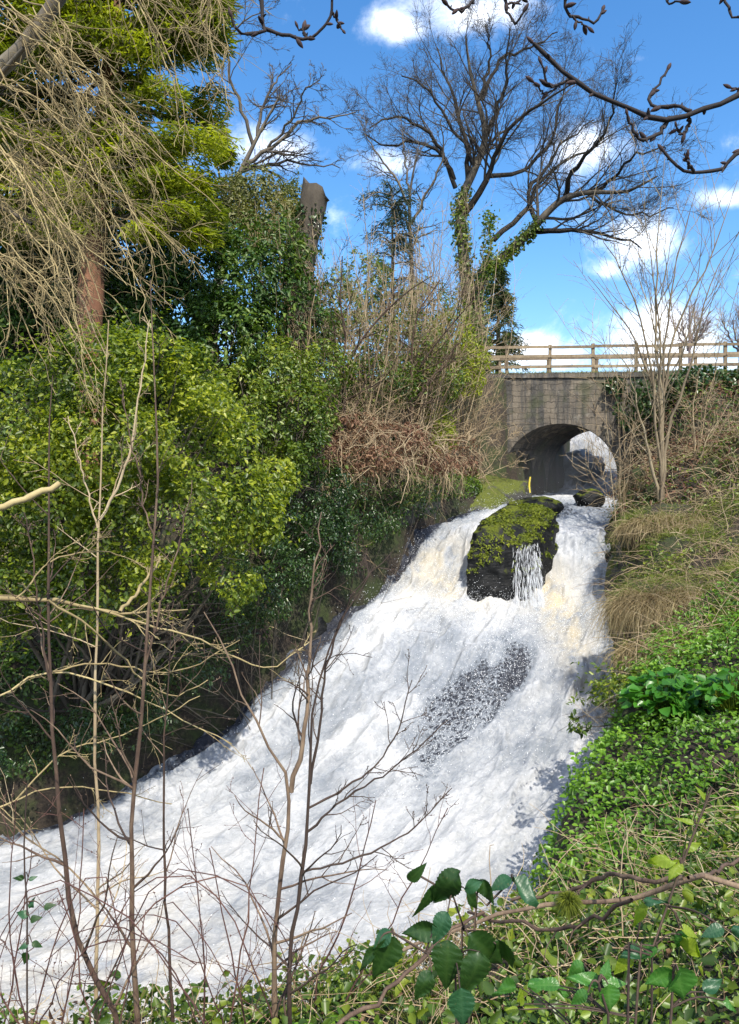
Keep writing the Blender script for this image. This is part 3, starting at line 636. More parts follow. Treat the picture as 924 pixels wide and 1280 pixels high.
# barrel vault with its two side walls
mb = MB(); th = np.linspace(0, PI, 49); q = np.linspace(0, 1, 40)
prof = np.concatenate([[(AC - AR, -1.4), (AC - AR, -.7)], [(AC - AR * math.cos(a), archz(AC - AR * math.cos(a))) for a in th], [(AC + AR, -.7), (AC + AR, -1.4)]])
G = np.stack([prof[:, 0][:, None] + SK[0] * DEP * q, wy(prof[:, 0])[:, None] + .01 + DEP * q, prof[:, 1][:, None] + 0 * q], -1)
G[:, 1:-1] += (.035 * fbm(G * 2.2, 3, 71)[..., None] * np.array([1, 0, 1]))[:, 1:-1]
mb.add(*sheet(G)); mb.build('barrel_vault', M['stone'], wall, BO)
# ring of wedge stones standing proud of the face
mb = MB(); seed(24); NVS = 27
for i in range(NVS):
    a0, a1 = PI * i / NVS + .003, PI * (i + 1) / NVS - .003; h = .34 + rs.uniform(-.01, .02); pr = .018 + rs.uniform(-.006, .008)
    pts = []
    for a, r in ((a0, 0), (a1, 0), (a1, h), (a0, h)):
        x = AC - AR * math.cos(a); z = float(archz(np.array([x]))[0]) - .004; x2 = x - r * math.cos(a); z2 = z + r * math.sin(a)
        pts.append((x2, z2))
    vs = [(x, wy(x) - pr, z) for x, z in pts] + [(x, wy(x) + .1, z) for x, z in pts]
    mb.add(vs, [(0, 1, 2, 3), (0, 4, 5, 1), (1, 5, 6, 2), (2, 6, 7, 3), (3, 7, 4, 0)])
mb.build('arch_ring', M['stone'], wall, BO, smooth=False)
# coping course along the top
mb = MB(); seed(25); x = BX0
while x < BX1:
    w_ = rs.uniform(.6, 1.0); x1 = min(x + w_ - .012, BX1 + .2); h0 = DECK - .13 + rs.uniform(-.01, .01); h1 = DECK + .05 + rs.uniform(-.01, .012)
    vs = [(xx, wy(xx) + yy, zz) for zz in (h0, h1) for xx, yy in ((x, -.07), (x1, -.07), (x1, .5), (x, .5))]
    mb.add(vs, [(0, 1, 5, 4), (1, 2, 6, 5), (2, 3, 7, 6), (3, 0, 4, 7), (4, 5, 6, 7), (0, 3, 2, 1)]); x += w_
mb.build('coping', M['stone'], bridge, BO, smooth=False)
# verge grass rooted along the deck edge
seed(26); mb = MB(); n = 5200
xg = rs.uniform(1.5, 14.5, n); base = np.stack([xg, wy(xg) + rs.uniform(-.09, .42, n), np.full(n, DECK + .03)], 1)
d = np.stack([rs.normal(size=n) * .5, -.5 + rs.normal(size=n) * .5, rs.uniform(.4, 1, n)], 1); L = rs.uniform(.05, .17, n)[:, None]
P = np.stack([base, base + unit(d) * L * .6, base + unit(d) * L + np.array([0, -.03, -.02])], 1); blades(mb, P, .014)
tag(mb.build('verge_grass', M['grass']), 'short yellow green grass along the edge of the bridge deck', 'grass', kind='stuff')
# road surface over the bridge
t = NT('road_tarmac'); g = t.n('ShaderNodeNewGeometry'); n1 = t.noise((g, 'Position'), 40, 4, .7)
M['road'] = t.out(t.pbsdf(t.ramp(n1, [(.3, (.035, .035, .035)), (.7, (.075, .073, .07))]), .9, n1, .4, .01))
mb = MB(); xr = np.linspace(-45, 70, 60); yr = np.array([.5, 3.3])
mb.add(*sheet(np.stack([xr[:, None] + 0 * yr, wy(np.clip(xr, -10, 40))[:, None] + yr, np.full((60, 2), DECK)], -1)))
tag(mb.build('road', M['road']), kind='structure')
# ------------------------------------------------------------------ timber fences on the bridge
def box(mb, c, ax_, hs, rnd=.5, taper=1.):
    c = np.array(c); X_, Y_, Z_ = (unit(np.array(a, float)) for a in ax_)
    vs = [c + X_ * hs[0] * sx * (taper if sz > 0 else 1) + Y_ * hs[1] * sy * (taper if sz > 0 else 1) + Z_ * hs[2] * sz for sz in (-1, 1) for sx, sy in ((-1, -1), (1, -1), (1, 1), (-1, 1))]
    mb.add(vs, [(0, 3, 2, 1), (4, 5, 6, 7), (0, 1, 5, 4), (1, 2, 6, 5), (2, 3, 7, 6), (3, 0, 4, 7)], rnd)
def fence(name, label, yoff, x0, x1, step, sd, railz=(1.04, .70, .32)):
    seed(sd); f_ = thing(name, label, 'fence', (x0, wy(x0) + yoff, DECK))
    FO = np.array(f_.location); tdir = unit(np.array([1, -.09, 0.])); ndir = np.array([.09, 1, 0])
    x = x0; px_ = []
    while x <= x1: px_.append(x); x += step + rs.uniform(-.04, .04)
    for x in px_:
        mb = MB(); tl = rs.normal(size=3) * .012; h = 1.16 + rs.uniform(-.03, .03)
        box(mb, (x, wy(x) + yoff, DECK + h / 2 - .1), (tdir, ndir, np.array([tl[0], tl[1], 1])), (.06, .05, h / 2 + .1), rs.random())
        o = mb.build('post', M['timber'], f_, FO, smooth=False)
        bv_ = o.modifiers.new('edge', 'BEVEL'); bv_.width = .012; bv_.segments = 2
    for z in railz:
        mb = MB()
        for a, b2 in zip(px_[:-1], px_[1:]):
            dz = rs.normal() * .012; m_ = (a + b2) / 2
            box(mb, (m_, wy(m_) + yoff - .068, DECK + z + dz), (tdir, ndir, (0, 0, 1)), ((b2 - a) / 2 - .004, .018, .05), rs.random())
        mb.build('rail', M['timber'], f_, FO, smooth=False)
    return f_
fence('timber_fence', 'weathered post and rail fence along the near edge of the bridge', .34, .6, 19., 1.53, 60)
fence('timber_fence', 'second post and rail fence along the far edge of the bridge', 3.1, 1.5, 26., 1.9, 61)
# ------------------------------------------------------------------ vegetation helpers
def blob(px, py, d, rx, ry, rd=None):
    return (at(px, py, d), (rx / F * d, (rd if rd is not None else .5 * (rx + ry)) / F * d, ry / F * d))
def root(name, label, cat, xy, z=None, group=None):
    z = Hp(xy[0], xy[1]) if z is None else z
    o = thing(name, label, cat, (xy[0], xy[1], z), group); return o, np.array(o.location)
def put_leaves(o, org, name, mat, p, nrm, size, w=.5, droop=-.35, tilt=.55, fold=.12, curl=.15):
    mb = MB(); n = len(p)
    nn = unit(nrm * .7 + np.array([0, 0, .55]) + tilt * rs.normal(size=(n, 3)))
    dr = nrm * .6 + rs.normal(size=(n, 3)) * .8 + np.array([0, 0, droop])
    leaves(mb, p, nn, dr, size[0] * .55 + (size[1] * 1.1 - size[0] * .55) * rs.random(n) ** 1.3, w, fold, curl)
    return mb.build(name, mat, o, org)
def bush(name, label, blobs, n, mat, size, w=.5, stems=14, stemmat='bark', inner=.55, lump=.25, gap=-.3, gfreq=2.0, droop=-.35, cat='bush', group=None, sd=0, base=None, sr=.03, shoots=1.):
    seed(sd); B = [blob(*b) for b in blobs]
    c = np.mean([b[0] for b in B], 0); xy = c[:2] if base is None else base
    o, org = root(name, label, cat, xy, group=group)
    p, nr = blob_pts(B, n, inner, lump, 1.1, gap, gfreq, sd)
    ns = max(20, n // 160); k = rs.choice(len(p), ns); sh = unit(nr[k] * .8 + np.array([0, 0, .55]) + .5 * rs.normal(size=(ns, 3))); sl_ = rs.uniform(.15, .6, ns) * shoots; qq = []; qn = []
    for j in range(14):
        sh = unit(sh + .10 * rs.normal(size=sh.shape)); qq.append(p[k] + sh * (sl_ * (j + 1) / 14)[:, None] + .02 * rs.normal(size=(ns, 3))); qn.append(unit(sh * .3 + rs.normal(size=(ns, 3))))
    put_leaves(o, org, 'foliage', mat, np.vstack([p] + qq), np.vstack([nr] + qn), size, w, droop)
    if stems:
        lim = []
        for k in range(stems):
            b = B[k % len(B)]; tip = b[0] + np.array(b[1]) * unit(rs.normal(size=3) + np.array([0, 0, .6])) * rs.uniform(.5, .95)
            b0 = org + np.array([rs.normal() * .25, rs.normal() * .25, -.15]); mid = .5 * (b0 + tip) + rs.normal(size=3) * .2
            P = catmull([b0, mid, tip], 9); lim.append((P, np.linspace(sr, .006, 9) * rs.uniform(.6, 1.3)))
        P, R = stack(lim); mb = MB(); tubes(mb, P, R, 5)
        P2, R2 = grow(P, R, 5, (.3, .5), (30, 70), .03, 5, .25, (.3, 1), .6, .004); tubes(mb, P2, R2, 4)
        mb.build('stems', M[stemmat], o, org)
    return o, org
def twigset(mb, P, R, levels, S=(5, 4, 3, 3)):
    tubes(mb, P, R, S[0]); out = [(P, R)]
    for i, lv in enumerate(levels):
        P, R = grow(P, R, **lv); tubes(mb, P, R, S[min(i + 1, 3)]); out.append((P, R))
    return out

# ------------------------------------------------------------------ big bare ivy-clad tree behind the bridge
seed(100); D = 34.
cp = lambda *q: [(462 + x / 2, y / 2) for x, y in q]
g0 = onground(596, 470, D); gb = (596, 640 - 40 - 0)
o, org = root('bare_tree', 'large bare spreading tree with ivy up its two leaning trunks, behind the bridge', 'tree', g0[:2])
bpx = (600, 600 - org[2] / D * F)
L1 = [limb([bpx, (588, 400), (577, 290), (577, 250), (594, 210), (607, 170), (597, 125), (587, 85), (582, 45)], D, 21, 2, 22),
      limb([(bpx[0] + 6, bpx[1])] + cp((270, 720), (330, 650), (400, 580), (480, 500), (560, 480), (640, 480), (720, 440)), [D, D - 1, D - 3], 22, 2, 22)]
mt = MB(); tubes(mt, *stack(L1), 8)
mt.build('trunk', M['bark'], o, org)
L2 = [limb(cp(*q), [D, D + dd], w0 * 1.0, 1.4, 14, .05) for q, dd, w0 in [
    (((230, 540), (300, 440), (325, 360), (380, 290), (440, 250), (520, 200)), -3, 9), (((215, 470), (175, 380), (100, 355), (40, 365), (-10, 335)), 1, 6),
    (((212, 450), (170, 360), (110, 305), (40, 295), (0, 320)), -2.5, 6), (((245, 470), (240, 350), (215, 260), (190, 200), (170, 120)), 2, 7),
    (((292, 340), (330, 240), (340, 170), (350, 70)), -2, 7), (((300, 440), (380, 430), (450, 350), (470, 270), (500, 200)), 3, 6),
    (((400, 590), (430, 578), (540, 575), (640, 600), (680, 622)), -3, 8), (((490, 490), (510, 430), (560, 370), (600, 300), (620, 200)), -4, 7),
    (((420, 560), (400, 480), (440, 430), (480, 360), (560, 300)), 2, 6), (((310, 600), (370, 550), (400, 510), (430, 450), (500, 400), (590, 350)), 1, 8),
    (((560, 480), (610, 440), (680, 380), (740, 370)), -5, 5), (((265, 420), (215, 330), (130, 210), (80, 190)), 0, 5), (((280, 250), (330, 150), (420, 110), (470, 80)), 1, 5),
    (((270, 260), (300, 160), (290, 60)), -1, 5), (((540, 480), (600, 520), (680, 540), (760, 520)), -2, 4)]]
mc = MB(); P, R = stack(L2)
tubes(mc, P, R, 6)
T1P = np.concatenate([P, np.stack([catmull(l[0][9:], 14) for l in L1])]); T1R = np.concatenate([R, np.stack([np.interp(np.linspace(0, 1, 14), np.linspace(0, 1, 13), l[1][9:]) for l in L1])])
twigset(mc, T1P, T1R, [dict(n=10, L=(.28, .55), ang=(22, 52), up=.05, K=8, wander=.15, t=(.2, 1), rk=.45, rmin=.012, tl=.3, bias=(0, -.1, .25)),
                       dict(n=7, L=(.35, .7), ang=(22, 55), up=.04, K=7, wander=.17, t=(.12, 1), rk=.55, rmin=.0085, tl=.3),
                       dict(n=5, L=(.45, .85), ang=(22, 58), up=.03, K=6, wander=.2, t=(.15, 1), rk=.65, rmin=.0065, tl=.3),
                       dict(n=2, L=(.4, .75), ang=(22, 58), up=.02, K=4, wander=.2, t=(.2, 1), rk=.8, rmin=.005, tl=.3)], (6, 4, 3, 3))
mc.build('crown', M['oakbark'], o, org)
mi = []
for l, a, b in ((L1[0], 0, 12), (L1[1], 0, 13)):
    n = 3400; k = rs.uniform(a, b, n); i = k.astype(int); f = (k - i)[:, None]; q = l[0][i] * (1 - f) + l[0][i + 1] * f
    dd = unit(rs.normal(size=(n, 3)) * np.array([1, 1, .4])); mi.append((q + dd * (l[1][i][:, None] + rs.uniform(.0, .28, n)[:, None] * (.4 + .6 * rs.random(n)[:, None])), dd))
sp_ = limb(cp((290, 700), (298, 620), (300, 540), (303, 520)), D - 1, 4, 3, 10); k = rs.uniform(0, 9, 800); q = sp_[0][k.astype(int)] + rs.normal(size=(800, 3)) * .17; mi.append((q, unit(rs.normal(size=(800, 3)))))
p = np.vstack([a for a, b in mi]); nr = np.vstack([b for a, b in mi])
put_leaves(o, org, 'ivy', M['midgreen'], p, nr, (.07, .17), .8)

# ------------------------------------------------------------------ other bare trees
def baretree(name, label, d, trunk, limbs, w0, lv, mat='bark', sd=0, ivy=None, K=14, group=None):
    seed(sd); g = onground(trunk[0][0], trunk[0][1], d); o, org = root(name, label, 'tree', g[:2], group=group)
    tp = [(trunk[0][0], 600 - org[2] / d * F)] + list(trunk[1:])
    l0 = limb(tp, d, w0, 2.0, K); mb = MB(); tubes(mb, l0[0], l0[1], 7); mb.build('trunk', M[mat], o, org)
    Ls = [limb(q, [d, d + rs.uniform(-2, 2)], w, 1.2, K, .04) for q, w in limbs] + [(catmull(l0[0][5:], K), np.interp(np.linspace(0, 1, K), np.linspace(0, 1, K - 5), l0[1][5:]))]
    P, R = stack(Ls); mc = MB(); out = twigset(mc, P, R, lv); mc.build('crown', M[mat], o, org)
    if ivy:
        n, a, b = ivy; k = rs.uniform(a, b, n); i = k.astype(int); f = (k - i)[:, None]; q = l0[0][i] * (1 - f) + l0[0][np.minimum(i + 1, K - 1)] * f
        dd = unit(rs.normal(size=(n, 3))); put_leaves(o, org, 'ivy', M['ivy'], q + dd * (.1 + .3 * rs.random(n)[:, None]), dd, (.07, .15), .8)
    return o, org
LV = lambda a, b, c, rm=.008: [dict(n=a, L=(.25, .5), ang=(25, 55), up=.05, K=7, wander=.22, t=(.15, 1), rk=.55, rmin=rm * 1.6), dict(n=b, L=(.3, .6), ang=(25, 55), up=.04, K=5, wander=.22, t=(.15, 1), rk=.6, rmin=rm * 1.2), dict(n=c, L=(.3, .7), ang=(20, 50), up=.03, K=4, wander=.2, t=(.2, 1), rk=.75, rmin=rm)]
baretree('bare_tree', 'bare tree with ivied trunk leaning right out of the left hillside', 28., [(262, 400), (285, 260), (306, 205), (325, 165), (350, 120)],
         [([(306, 205), (345, 180), (375, 155), (410, 145), (445, 140)], 6), ([(300, 215), (340, 205), (380, 205), (425, 210)], 5), ([(316, 180), (300, 130), (285, 90), (290, 40), (330, 15)], 5), ([(322, 170), (330, 130), (345, 100), (365, 80)], 5), ([(335, 185), (365, 150), (380, 115), (400, 100)], 4)],
         16, LV(11, 6, 5, .008), sd=110, ivy=(900, 2, 9))
baretree('bare_tree', 'thin bare tree rising behind the dark evergreen in the thicket', 29., [(520, 480), (515, 340), (512, 250), (520, 200)],
         [([(514, 280), (540, 230), (555, 190), (550, 150)], 4), ([(513, 260), (490, 215), (470, 190), (455, 165)], 4), ([(512, 240), (505, 190), (500, 160)], 3)], 9, LV(9, 6, 4, .008), sd=111)
for i, (x, y, hgt, wd) in enumerate([(862, 452, 70, 48), (925, 452, 58, 40)]):
    d = 52 + 3 * i; lm = [([(x + rs.uniform(-3, 3), y - hgt * .2), (x + s * wd * .3, y - hgt * .5), (x + s * wd * .55, y - hgt * .9)], 3) for s in (-1, -.45, .3, .6, 1)]
    baretree('bare_tree', ['small pinkish bare tree far beyond the fence, before the big cloud', 'small pinkish bare tree far beyond the fence at its right end', 'hazy bare tree far beyond the fence, right of the pale conifer', 'small hazy bare tree beside the pale conifer, beyond the fence', 'bare tree far beyond the ivy hedge', 'low bare tree far beyond the middle of the fence'][i],
             d, [(x, y), (x, y - hgt * .4), (x, y - hgt)], lm, 5, [dict(n=8, L=(.3, .6), ang=(15, 40), up=.06, K=6, wander=.10, t=(.1, 1), rk=.5, rmin=.013), dict(n=7, L=(.4, .8), ang=(15, 40), up=.05, K=5, wander=.10, t=(.1, 1), rk=.6, rmin=.009), dict(n=4, L=(.5, .9), ang=(15, 40), up=.04, K=3, wander=.1, t=(.2, 1), rk=.7, rmin=.007)], 'hazewood', 112 + i)

# ------------------------------------------------------------------ evergreens of the left hillside
# conifer with the red trunk
seed(130); d0 = 17.2; g = onground(112, 420, d0)
o, org = root('conifer_tree', 'tall conifer with red flaking trunk and yellow green sprays on the left hillside', 'conifer', g[:2])
tl = limb([(108, 600 - org[2] / d0 * F), (114, 350), (121, 280), (128, 200), (142, 60), (150, -120)], d0, 36, 20, 26)
tl[1][:] *= 1 + .08 * np.sin(np.arange(26) * 1.7); mb = MB(); tubes(mb, tl[0], tl[1], 14); mb.build('trunk', M['redbark'], o, org)
cl = [(215, 175, 36, 18), (200, 120, 34, 20), (245, 60, 34, 26), (190, 240, 50, 18), (235, 230, 36, 22), (250, 265, 34, 20), (215, 285, 34, 22), (120, 250, 60, 16), (60, 240, 50, 18), (100, 190, 50, 18), (255, 130, 28, 22), (262, 175, 22, 28), (160, 60, 50, 20), (60, 130, 50, 24), (30, 60, 50, 24), (110, 40, 46, 20), (262, 15, 22, 26), (205, 30, 40, 22), (150, 150, 40, 20), (180, 290, 30, 14), (20, 190, 50, 20), (10, 280, 40, 16), (275, 185, 16, 22), (228, 150, 30, 16), (170, 205, 40, 14)]
cl += [(x, y, rs.uniform(30, 50), rs.uniform(12, 22)) for x, y in [(rs.uniform(-90, 262 - .03 * abs(q)), q) for q in rs.uniform(-130, 300, 135)]]
mb = MB(); pp = []; lim = []
for x, y, rx, ry in cl:
    d = rs.uniform(15.6, 18.0); c, r = blob(x, y, d, rx, ry, rx * .8); n = 560
    p, nr = blob_pts([(c, r)], n, .15, .35, 1.6, -.25, 2.5, int(rs.integers(99)))
    k = np.clip((p - c) / np.array(r), -1, 1); out = unit(p - tl[0][12] * np.array([1, 1, 0]) - np.array([0, 0, p[:, 2].mean()]))
    dr = out * .8 + rs.normal(size=p.shape) * .45 + np.array([0, 0, -.45])
    leaves(mb, p, np.array([0, 0, 1.]) + .5 * rs.normal(size=p.shape), dr, rs.uniform(.10, .24, len(p)), .20, .03, .2, np.clip(.25 + .5 * rs.random() + .15 * rs.normal(size=len(p)), 0, 1))
    i = int(np.clip(np.argmin(np.abs(tl[0][:, 2] - c[2] - .6)), 2, 24)); lim.append((catmull([tl[0][i], .5 * (tl[0][i] + c) + np.array([0, 0, .15]), c, c + .6 * unit(c - tl[0][i]) * r[0]], 10), np.linspace(.06, .008, 10)))
mb.build('crown', M['conifer'], o, org); P, R = stack(lim); mb = MB(); twigset(mb, P, R, [dict(n=8, L=(.2, .4), ang=(30, 60), up=-.05, K=5, wander=.15, t=(.4, 1), rk=.6, rmin=.006)]); mb.build('branches', M['bark'], o, org)

bush('laurel_bush', 'dark glossy laurel mass on the hillside behind the sunlit holly', [(230, 370, 18.5, 70, 60, 60), (310, 350, 19, 70, 62, 60), (360, 400, 19.5, 60, 60, 50), (280, 430, 17.8, 70, 60, 50), (250, 310, 19.5, 60, 40, 50), (340, 310, 19.6, 46, 40), (200, 440, 17.6, 60, 50), (285, 430, 20, 50, 44), (231, 375, 21, 50, 50), (190, 345, 21, 50, 44)], 24000, M['laurel'], (.08, .18), .42, gap=-.15, lump=.4, sd=140, stems=20, cat='bush')
bush('yew_bush', 'very dark evergreen mass beside the red conifer trunk, above the holly', [(40, 370, 19.2, 80, 70, 60), (-40, 420, 18, 80, 80), (140, 420, 18.8, 50, 50, 40), (60, 300, 20.5, 90, 60, 60), (170, 330, 20, 60, 60, 50), (-60, 330, 19, 80, 80), (90, 330, 20, 70, 50), (30, 300, 20.5, 90, 50), (150, 300, 20.5, 50, 50), (110, 380, 19.6, 60, 50), (10, 240, 22, 90, 80), (110, 230, 22, 80, 70)], 42000, M['laurel'], (.10, .18), .4, sd=141, stems=14)
bush('ivy_mound', 'pale flowering ivy mound on the skyline left of the broken trunk', [(325, 255, 22.5, 42, 42, 40), (290, 250, 23, 34, 30), (352, 285, 22, 40, 40), (300, 290, 22, 44, 34), (262, 262, 23, 30, 26), (366, 250, 23, 20, 24)], 15000, M['ivytan'], (.06, .12), .6, sd=142, stems=16, droop=-.1, cat='ivy')
bush('evergreen_bush', 'mid green bush above the bramble thicket, left of the tan saplings', [(340, 470, 17.8, 56, 50), (375, 520, 17.4, 46, 46), (300, 500, 17.2, 50, 50), (400, 470, 18.6, 40, 40), (385, 560, 17, 26, 26), (350, 585, 16.6, 36, 36), (330, 540, 16.8, 46, 40)], 15000, M['midgreen'], (.05, .12), .5, sd=143, stems=22, gap=-.1, lump=.4, shoots=1.4)
bush('ivy_mound', 'ivy and green scrub filling the bank top behind the tan saplings', [(440, 430, 22.5, 60, 50), (500, 440, 23, 55, 50), (420, 380, 23.5, 40, 50), (540, 470, 23.5, 46, 40), (470, 480, 21.5, 60, 36), (395, 420, 22, 36, 46), (455, 350, 25, 36, 36), (570, 420, 26, 34, 40), (530, 390, 26, 40, 40), (400, 400, 22.6, 36, 46)], 19000, M['midgreen'], (.06, .13), .6, sd=144, stems=16, gap=-.12, cat='ivy')
bush('laurel_bush', 'yellow green rounded bush beside the left end of the bridge fence', [(560, 425, 25.5, 34, 34), (585, 450, 25.8, 26, 26), (545, 455, 25, 34, 28), (575, 475, 25.5, 30, 22)], 7500, M['lime'], (.07, .14), .45, sd=145, stems=10)
bush('gorse_bush', 'bright lime green shrub at the edge of the bramble thicket', [(545, 530, 23.6, 20, 24), (535, 552, 23.4, 20, 18), (556, 548, 23.6, 16, 20), (528, 515, 23.8, 14, 14)], 5200, M['lime'], (.05, .11), .3, sd=146, stems=8, droop=.3)
# the sunlit holly
bush('holly_bush', 'large sunlit holly bush overhanging the water on the left bank', [(80, 490, 13.20, 80, 66), (180, 480, 13.40, 76, 62), (130, 560, 12.60, 110, 90, 80), (240, 560, 12.90, 80, 84, 70), (60, 620, 12.30, 90, 90, 70), (200, 650, 12.20, 100, 80, 80), (300, 640, 12.80, 54, 52), (290, 725, 12.80, 44, 38), (330, 650, 13.00, 26, 30), (20, 540, 12.80, 60, 80), (130, 440, 14.00, 70, 34), (30, 730, 12.40, 90, 60), (130, 740, 12.20, 90, 56), (220, 740, 12.5, 60, 50), (-40, 760, 12.2, 80, 50), (-60, 600, 12.20, 90, 110), (250, 480, 14.00, 40, 50), (345, 600, 13.60, 24, 40)],
     50000, M['holly'], (.05, .115), .55, sd=147, stems=40, lump=.42, gap=-.14, gfreq=1.5, shoots=1.2, sr=.05, base=at(110, 800, 14.6)[:2])
# drooping pale conifer behind the bridge fence end
def conifer(name, label, px, top, base, d, hw, n, mat, sd, size=(.12, .3), w=.2, minw=.0):
    seed(sd); g = onground(px, base, d); o, org = root(name, label, 'conifer', g[:2])
    P, R = limb([(px, 600 - org[2] / d * F), (px + 1, (top + base) / 2), (px, top)], d, 9, 1.5, 12); mb = MB(); tubes(mb, P, R, 6); mb.build('trunk', M['bark'], o, org)
    tz, bz = P[-1, 2], at(px, base, d)[2]; W_ = hw / F * d
    lim = []; pos = []; dr = []
    for k in range(90):
        u = rs.random() ** .8; z = bz + (tz - bz) * u; a = rs.uniform(0, 2 * PI); ln = W_ * max(minw, 1.05 - u) * rs.uniform(.6, 1.1) + .15
        dv = np.array([math.cos(a), math.sin(a), .12]); b0 = np.array([P[0, 0], P[0, 1], z])
        q = catmull([b0, b0 + dv * ln * .55, b0 + dv * ln + np.array([0, 0, -.35 * ln])], 8); lim.append((q, np.linspace(.03, .006, 8)))
        m = int(n / 90); kk = rs.uniform(1, 6.99, m); i = kk.astype(int); pt = q[i] + (kk - i)[:, None] * (q[i + 1] - q[i]); pos.append(pt + rs.normal(size=(m, 3)) * .09); dr.append(dv * .6 + rs.normal(size=(m, 3)) * .5 + np.array([0, 0, -.6]))
    mb = MB(); twigset(mb, *stack(lim), []); mb.build('branches', M['bark'], o, org)
    pos = np.vstack(pos); dr = np.vstack(dr); mb = MB(); leaves(mb, pos, np.array([0, 0, 1.]) + .6 * rs.normal(size=pos.shape), dr, rs.uniform(size[0], size[1], len(pos)), w, .03, .2); mb.build('crown', mat, o, org)
conifer('conifer_tree', 'young pale drooping conifer behind the left end of the bridge fence', 622, 335, 480, 37., 44, 7000, M['palecon'], 150)
conifer('pine_tree', 'dark blue green conifer with thin top rising from the thicket', 490, 235, 500, 27., 85, 9000, M['pine'], 151, (.08, .2), .18, .42)
# broken trunk
seed(160); g = onground(372, 470, 21.5)
o, org = root('tree_stump', 'tall broken off tree trunk with slanted dark top, ivy at its foot', 'tree trunk', g[:2])
P, R = limb([(366, 600 - org[2] / 21.5 * F), (376, 340), (388, 275), (395, 238)], 21.5, 40, 31, 30); R *= 1 + .05 * rs.normal(size=30); P += rs.normal(size=P.shape) * .01
mb = MB(); tubes(mb, P, R, 14); v = mb.v[0].reshape(30, 14, 3); v[-1] = v[-1] + np.array([.02, 0, -.16]) * ((v[-1, :, 0] - P[-1, 0]) / R[-1])[:, None] + rs.normal(size=(14, 3)) * np.array([.02, .02, .07])
cap = np.concatenate([v[-1], [v[-1].mean(0) - [0, 0, .03]]]); mb.add(cap, [(i, (i + 1) % 14, 14) for i in range(14)])
mb.build('trunk', M['bark'], o, org)
n = 5200; k = rs.uniform(0, 27, n); i = k.astype(int); dd = unit(rs.normal(size=(n, 3)) - np.array([.5, 0, 0])); put_leaves(o, org, 'ivy', M['ivy'], P[i] + dd * (R[i][:, None] + .1 * rs.random((n, 1))), dd, (.06, .13), .8)

bush('shade_ivy', 'ivy and fern curtain added as dark shade over the left rock bank below the holly', [(335, 740, 15.8, 40, 40), (375, 700, 16.6, 36, 44), (300, 790, 15.2, 40, 36), (250, 835, 14.6, 44, 36), (190, 880, 14.2, 46, 34), (405, 660, 17.4, 34, 44), (120, 910, 13.8, 50, 36), (40, 930, 13.6, 60, 40), (350, 660, 16.4, 40, 40), (430, 690, 17.8, 22, 34), (280, 720, 15, 40, 40), (440, 640, 18.2, 34, 40), (480, 640, 19.2, 36, 34), (525, 625, 21, 30, 26), (400, 610, 17.6, 40, 34)],
     21000, M['ivy'], (.04, .10), .5, stems=20, sd=148, gap=-.05, inner=.4, cat='ivy', sr=.015, droop=-.9)  # dark leaves added to stand in for shade on the bank under the holly
# ------------------------------------------------------------------ thin tan saplings on the left bank top
def sapling(name, label, base, tips, w0, mat, lv, group=None, cat='sapling', K=12, part='stems', S=(5, 4, 3, 3), obj=None, wob=.02, tipr=.25, rmin=.0):
    """stems from a world base to world tips, with twigs; one mesh thing"""
    base = np.array(base); mb = MB(); lim = []
    for tp in tips:
        tp = np.atleast_2d(tp); b0 = base + rs.normal(size=3) * np.array([.03, .03, 0]) - np.array([0, 0, .12])
        if len(tp) == 1: mid = .5 * (b0 + tp[0]) + rs.normal(size=3) * np.linalg.norm(tp[0] - b0) * .05; pts = [b0, mid, tp[0]]
        else: pts = [b0, *tp]
        P = catmull(pts, K); P[1:-1] += rs.normal(size=(K - 2, 3)) * wob
        lim.append((P, np.maximum(np.linspace(w0, w0 * tipr, K) * rs.uniform(.7, 1.1), rmin)))
    out = twigset(mb, *stack(lim), lv, S)
    o = mb.build(name, M[mat], None, tuple(base)); tag(o, label, cat, group); return o, out
seed(200)
for k in range(46):
    x = rs.uniform(372, 585); d = np.interp(x, [372, 450, 520, 585], [18.6, 20.2, 22.5, 25.8]) + rs.uniform(-.1, 1.0); b = onground(x, 500, d)
    top = rs.uniform(225, 330) if x > 400 else rs.uniform(250, 340)
    tips = [at(x + rs.normal() * 38, top + rs.uniform(0, 110), d + rs.normal() * .6) for _ in range(int(rs.integers(2, 5)))]
    sapling('bare_sapling', 'thin bare tan sapling in the thicket along the left bank top', b, tips, rs.uniform(.014, .028), 'twigtan',
            [dict(n=8, L=(.15, .40), ang=(25, 65), up=.05, K=7, wander=.2, t=(.1, .97), rk=.55, rmin=.0065), dict(n=4, L=(.25, .6), ang=(25, 65), up=.02, K=5, wander=.24, t=(.15, 1), rk=.7, rmin=.0045)], 'tan saplings in the left bank thicket')
for k, (x, lab) in enumerate([(285, 'left'), (318, 'mid'), (345, 'right')]):
    d = 20.; b = onground(x, 420, d); sapling('bare_sapling', 'thin bare pale sapling standing against the dark laurel', b, [at(x + rs.normal() * 20, 250 + rs.uniform(0, 70), d - .3) for _ in range(4)], .02, 'twigpale', [dict(n=8, L=(.2, .4), ang=(20, 45), up=.08, K=6, wander=.14, t=(.15, .95), rk=.6, rmin=.006), dict(n=3, L=(.25, .5), ang=(20, 50), up=.05, K=4, wander=.18, t=(.2, 1), rk=.7, rmin=.005)], 'pale saplings before the laurel')
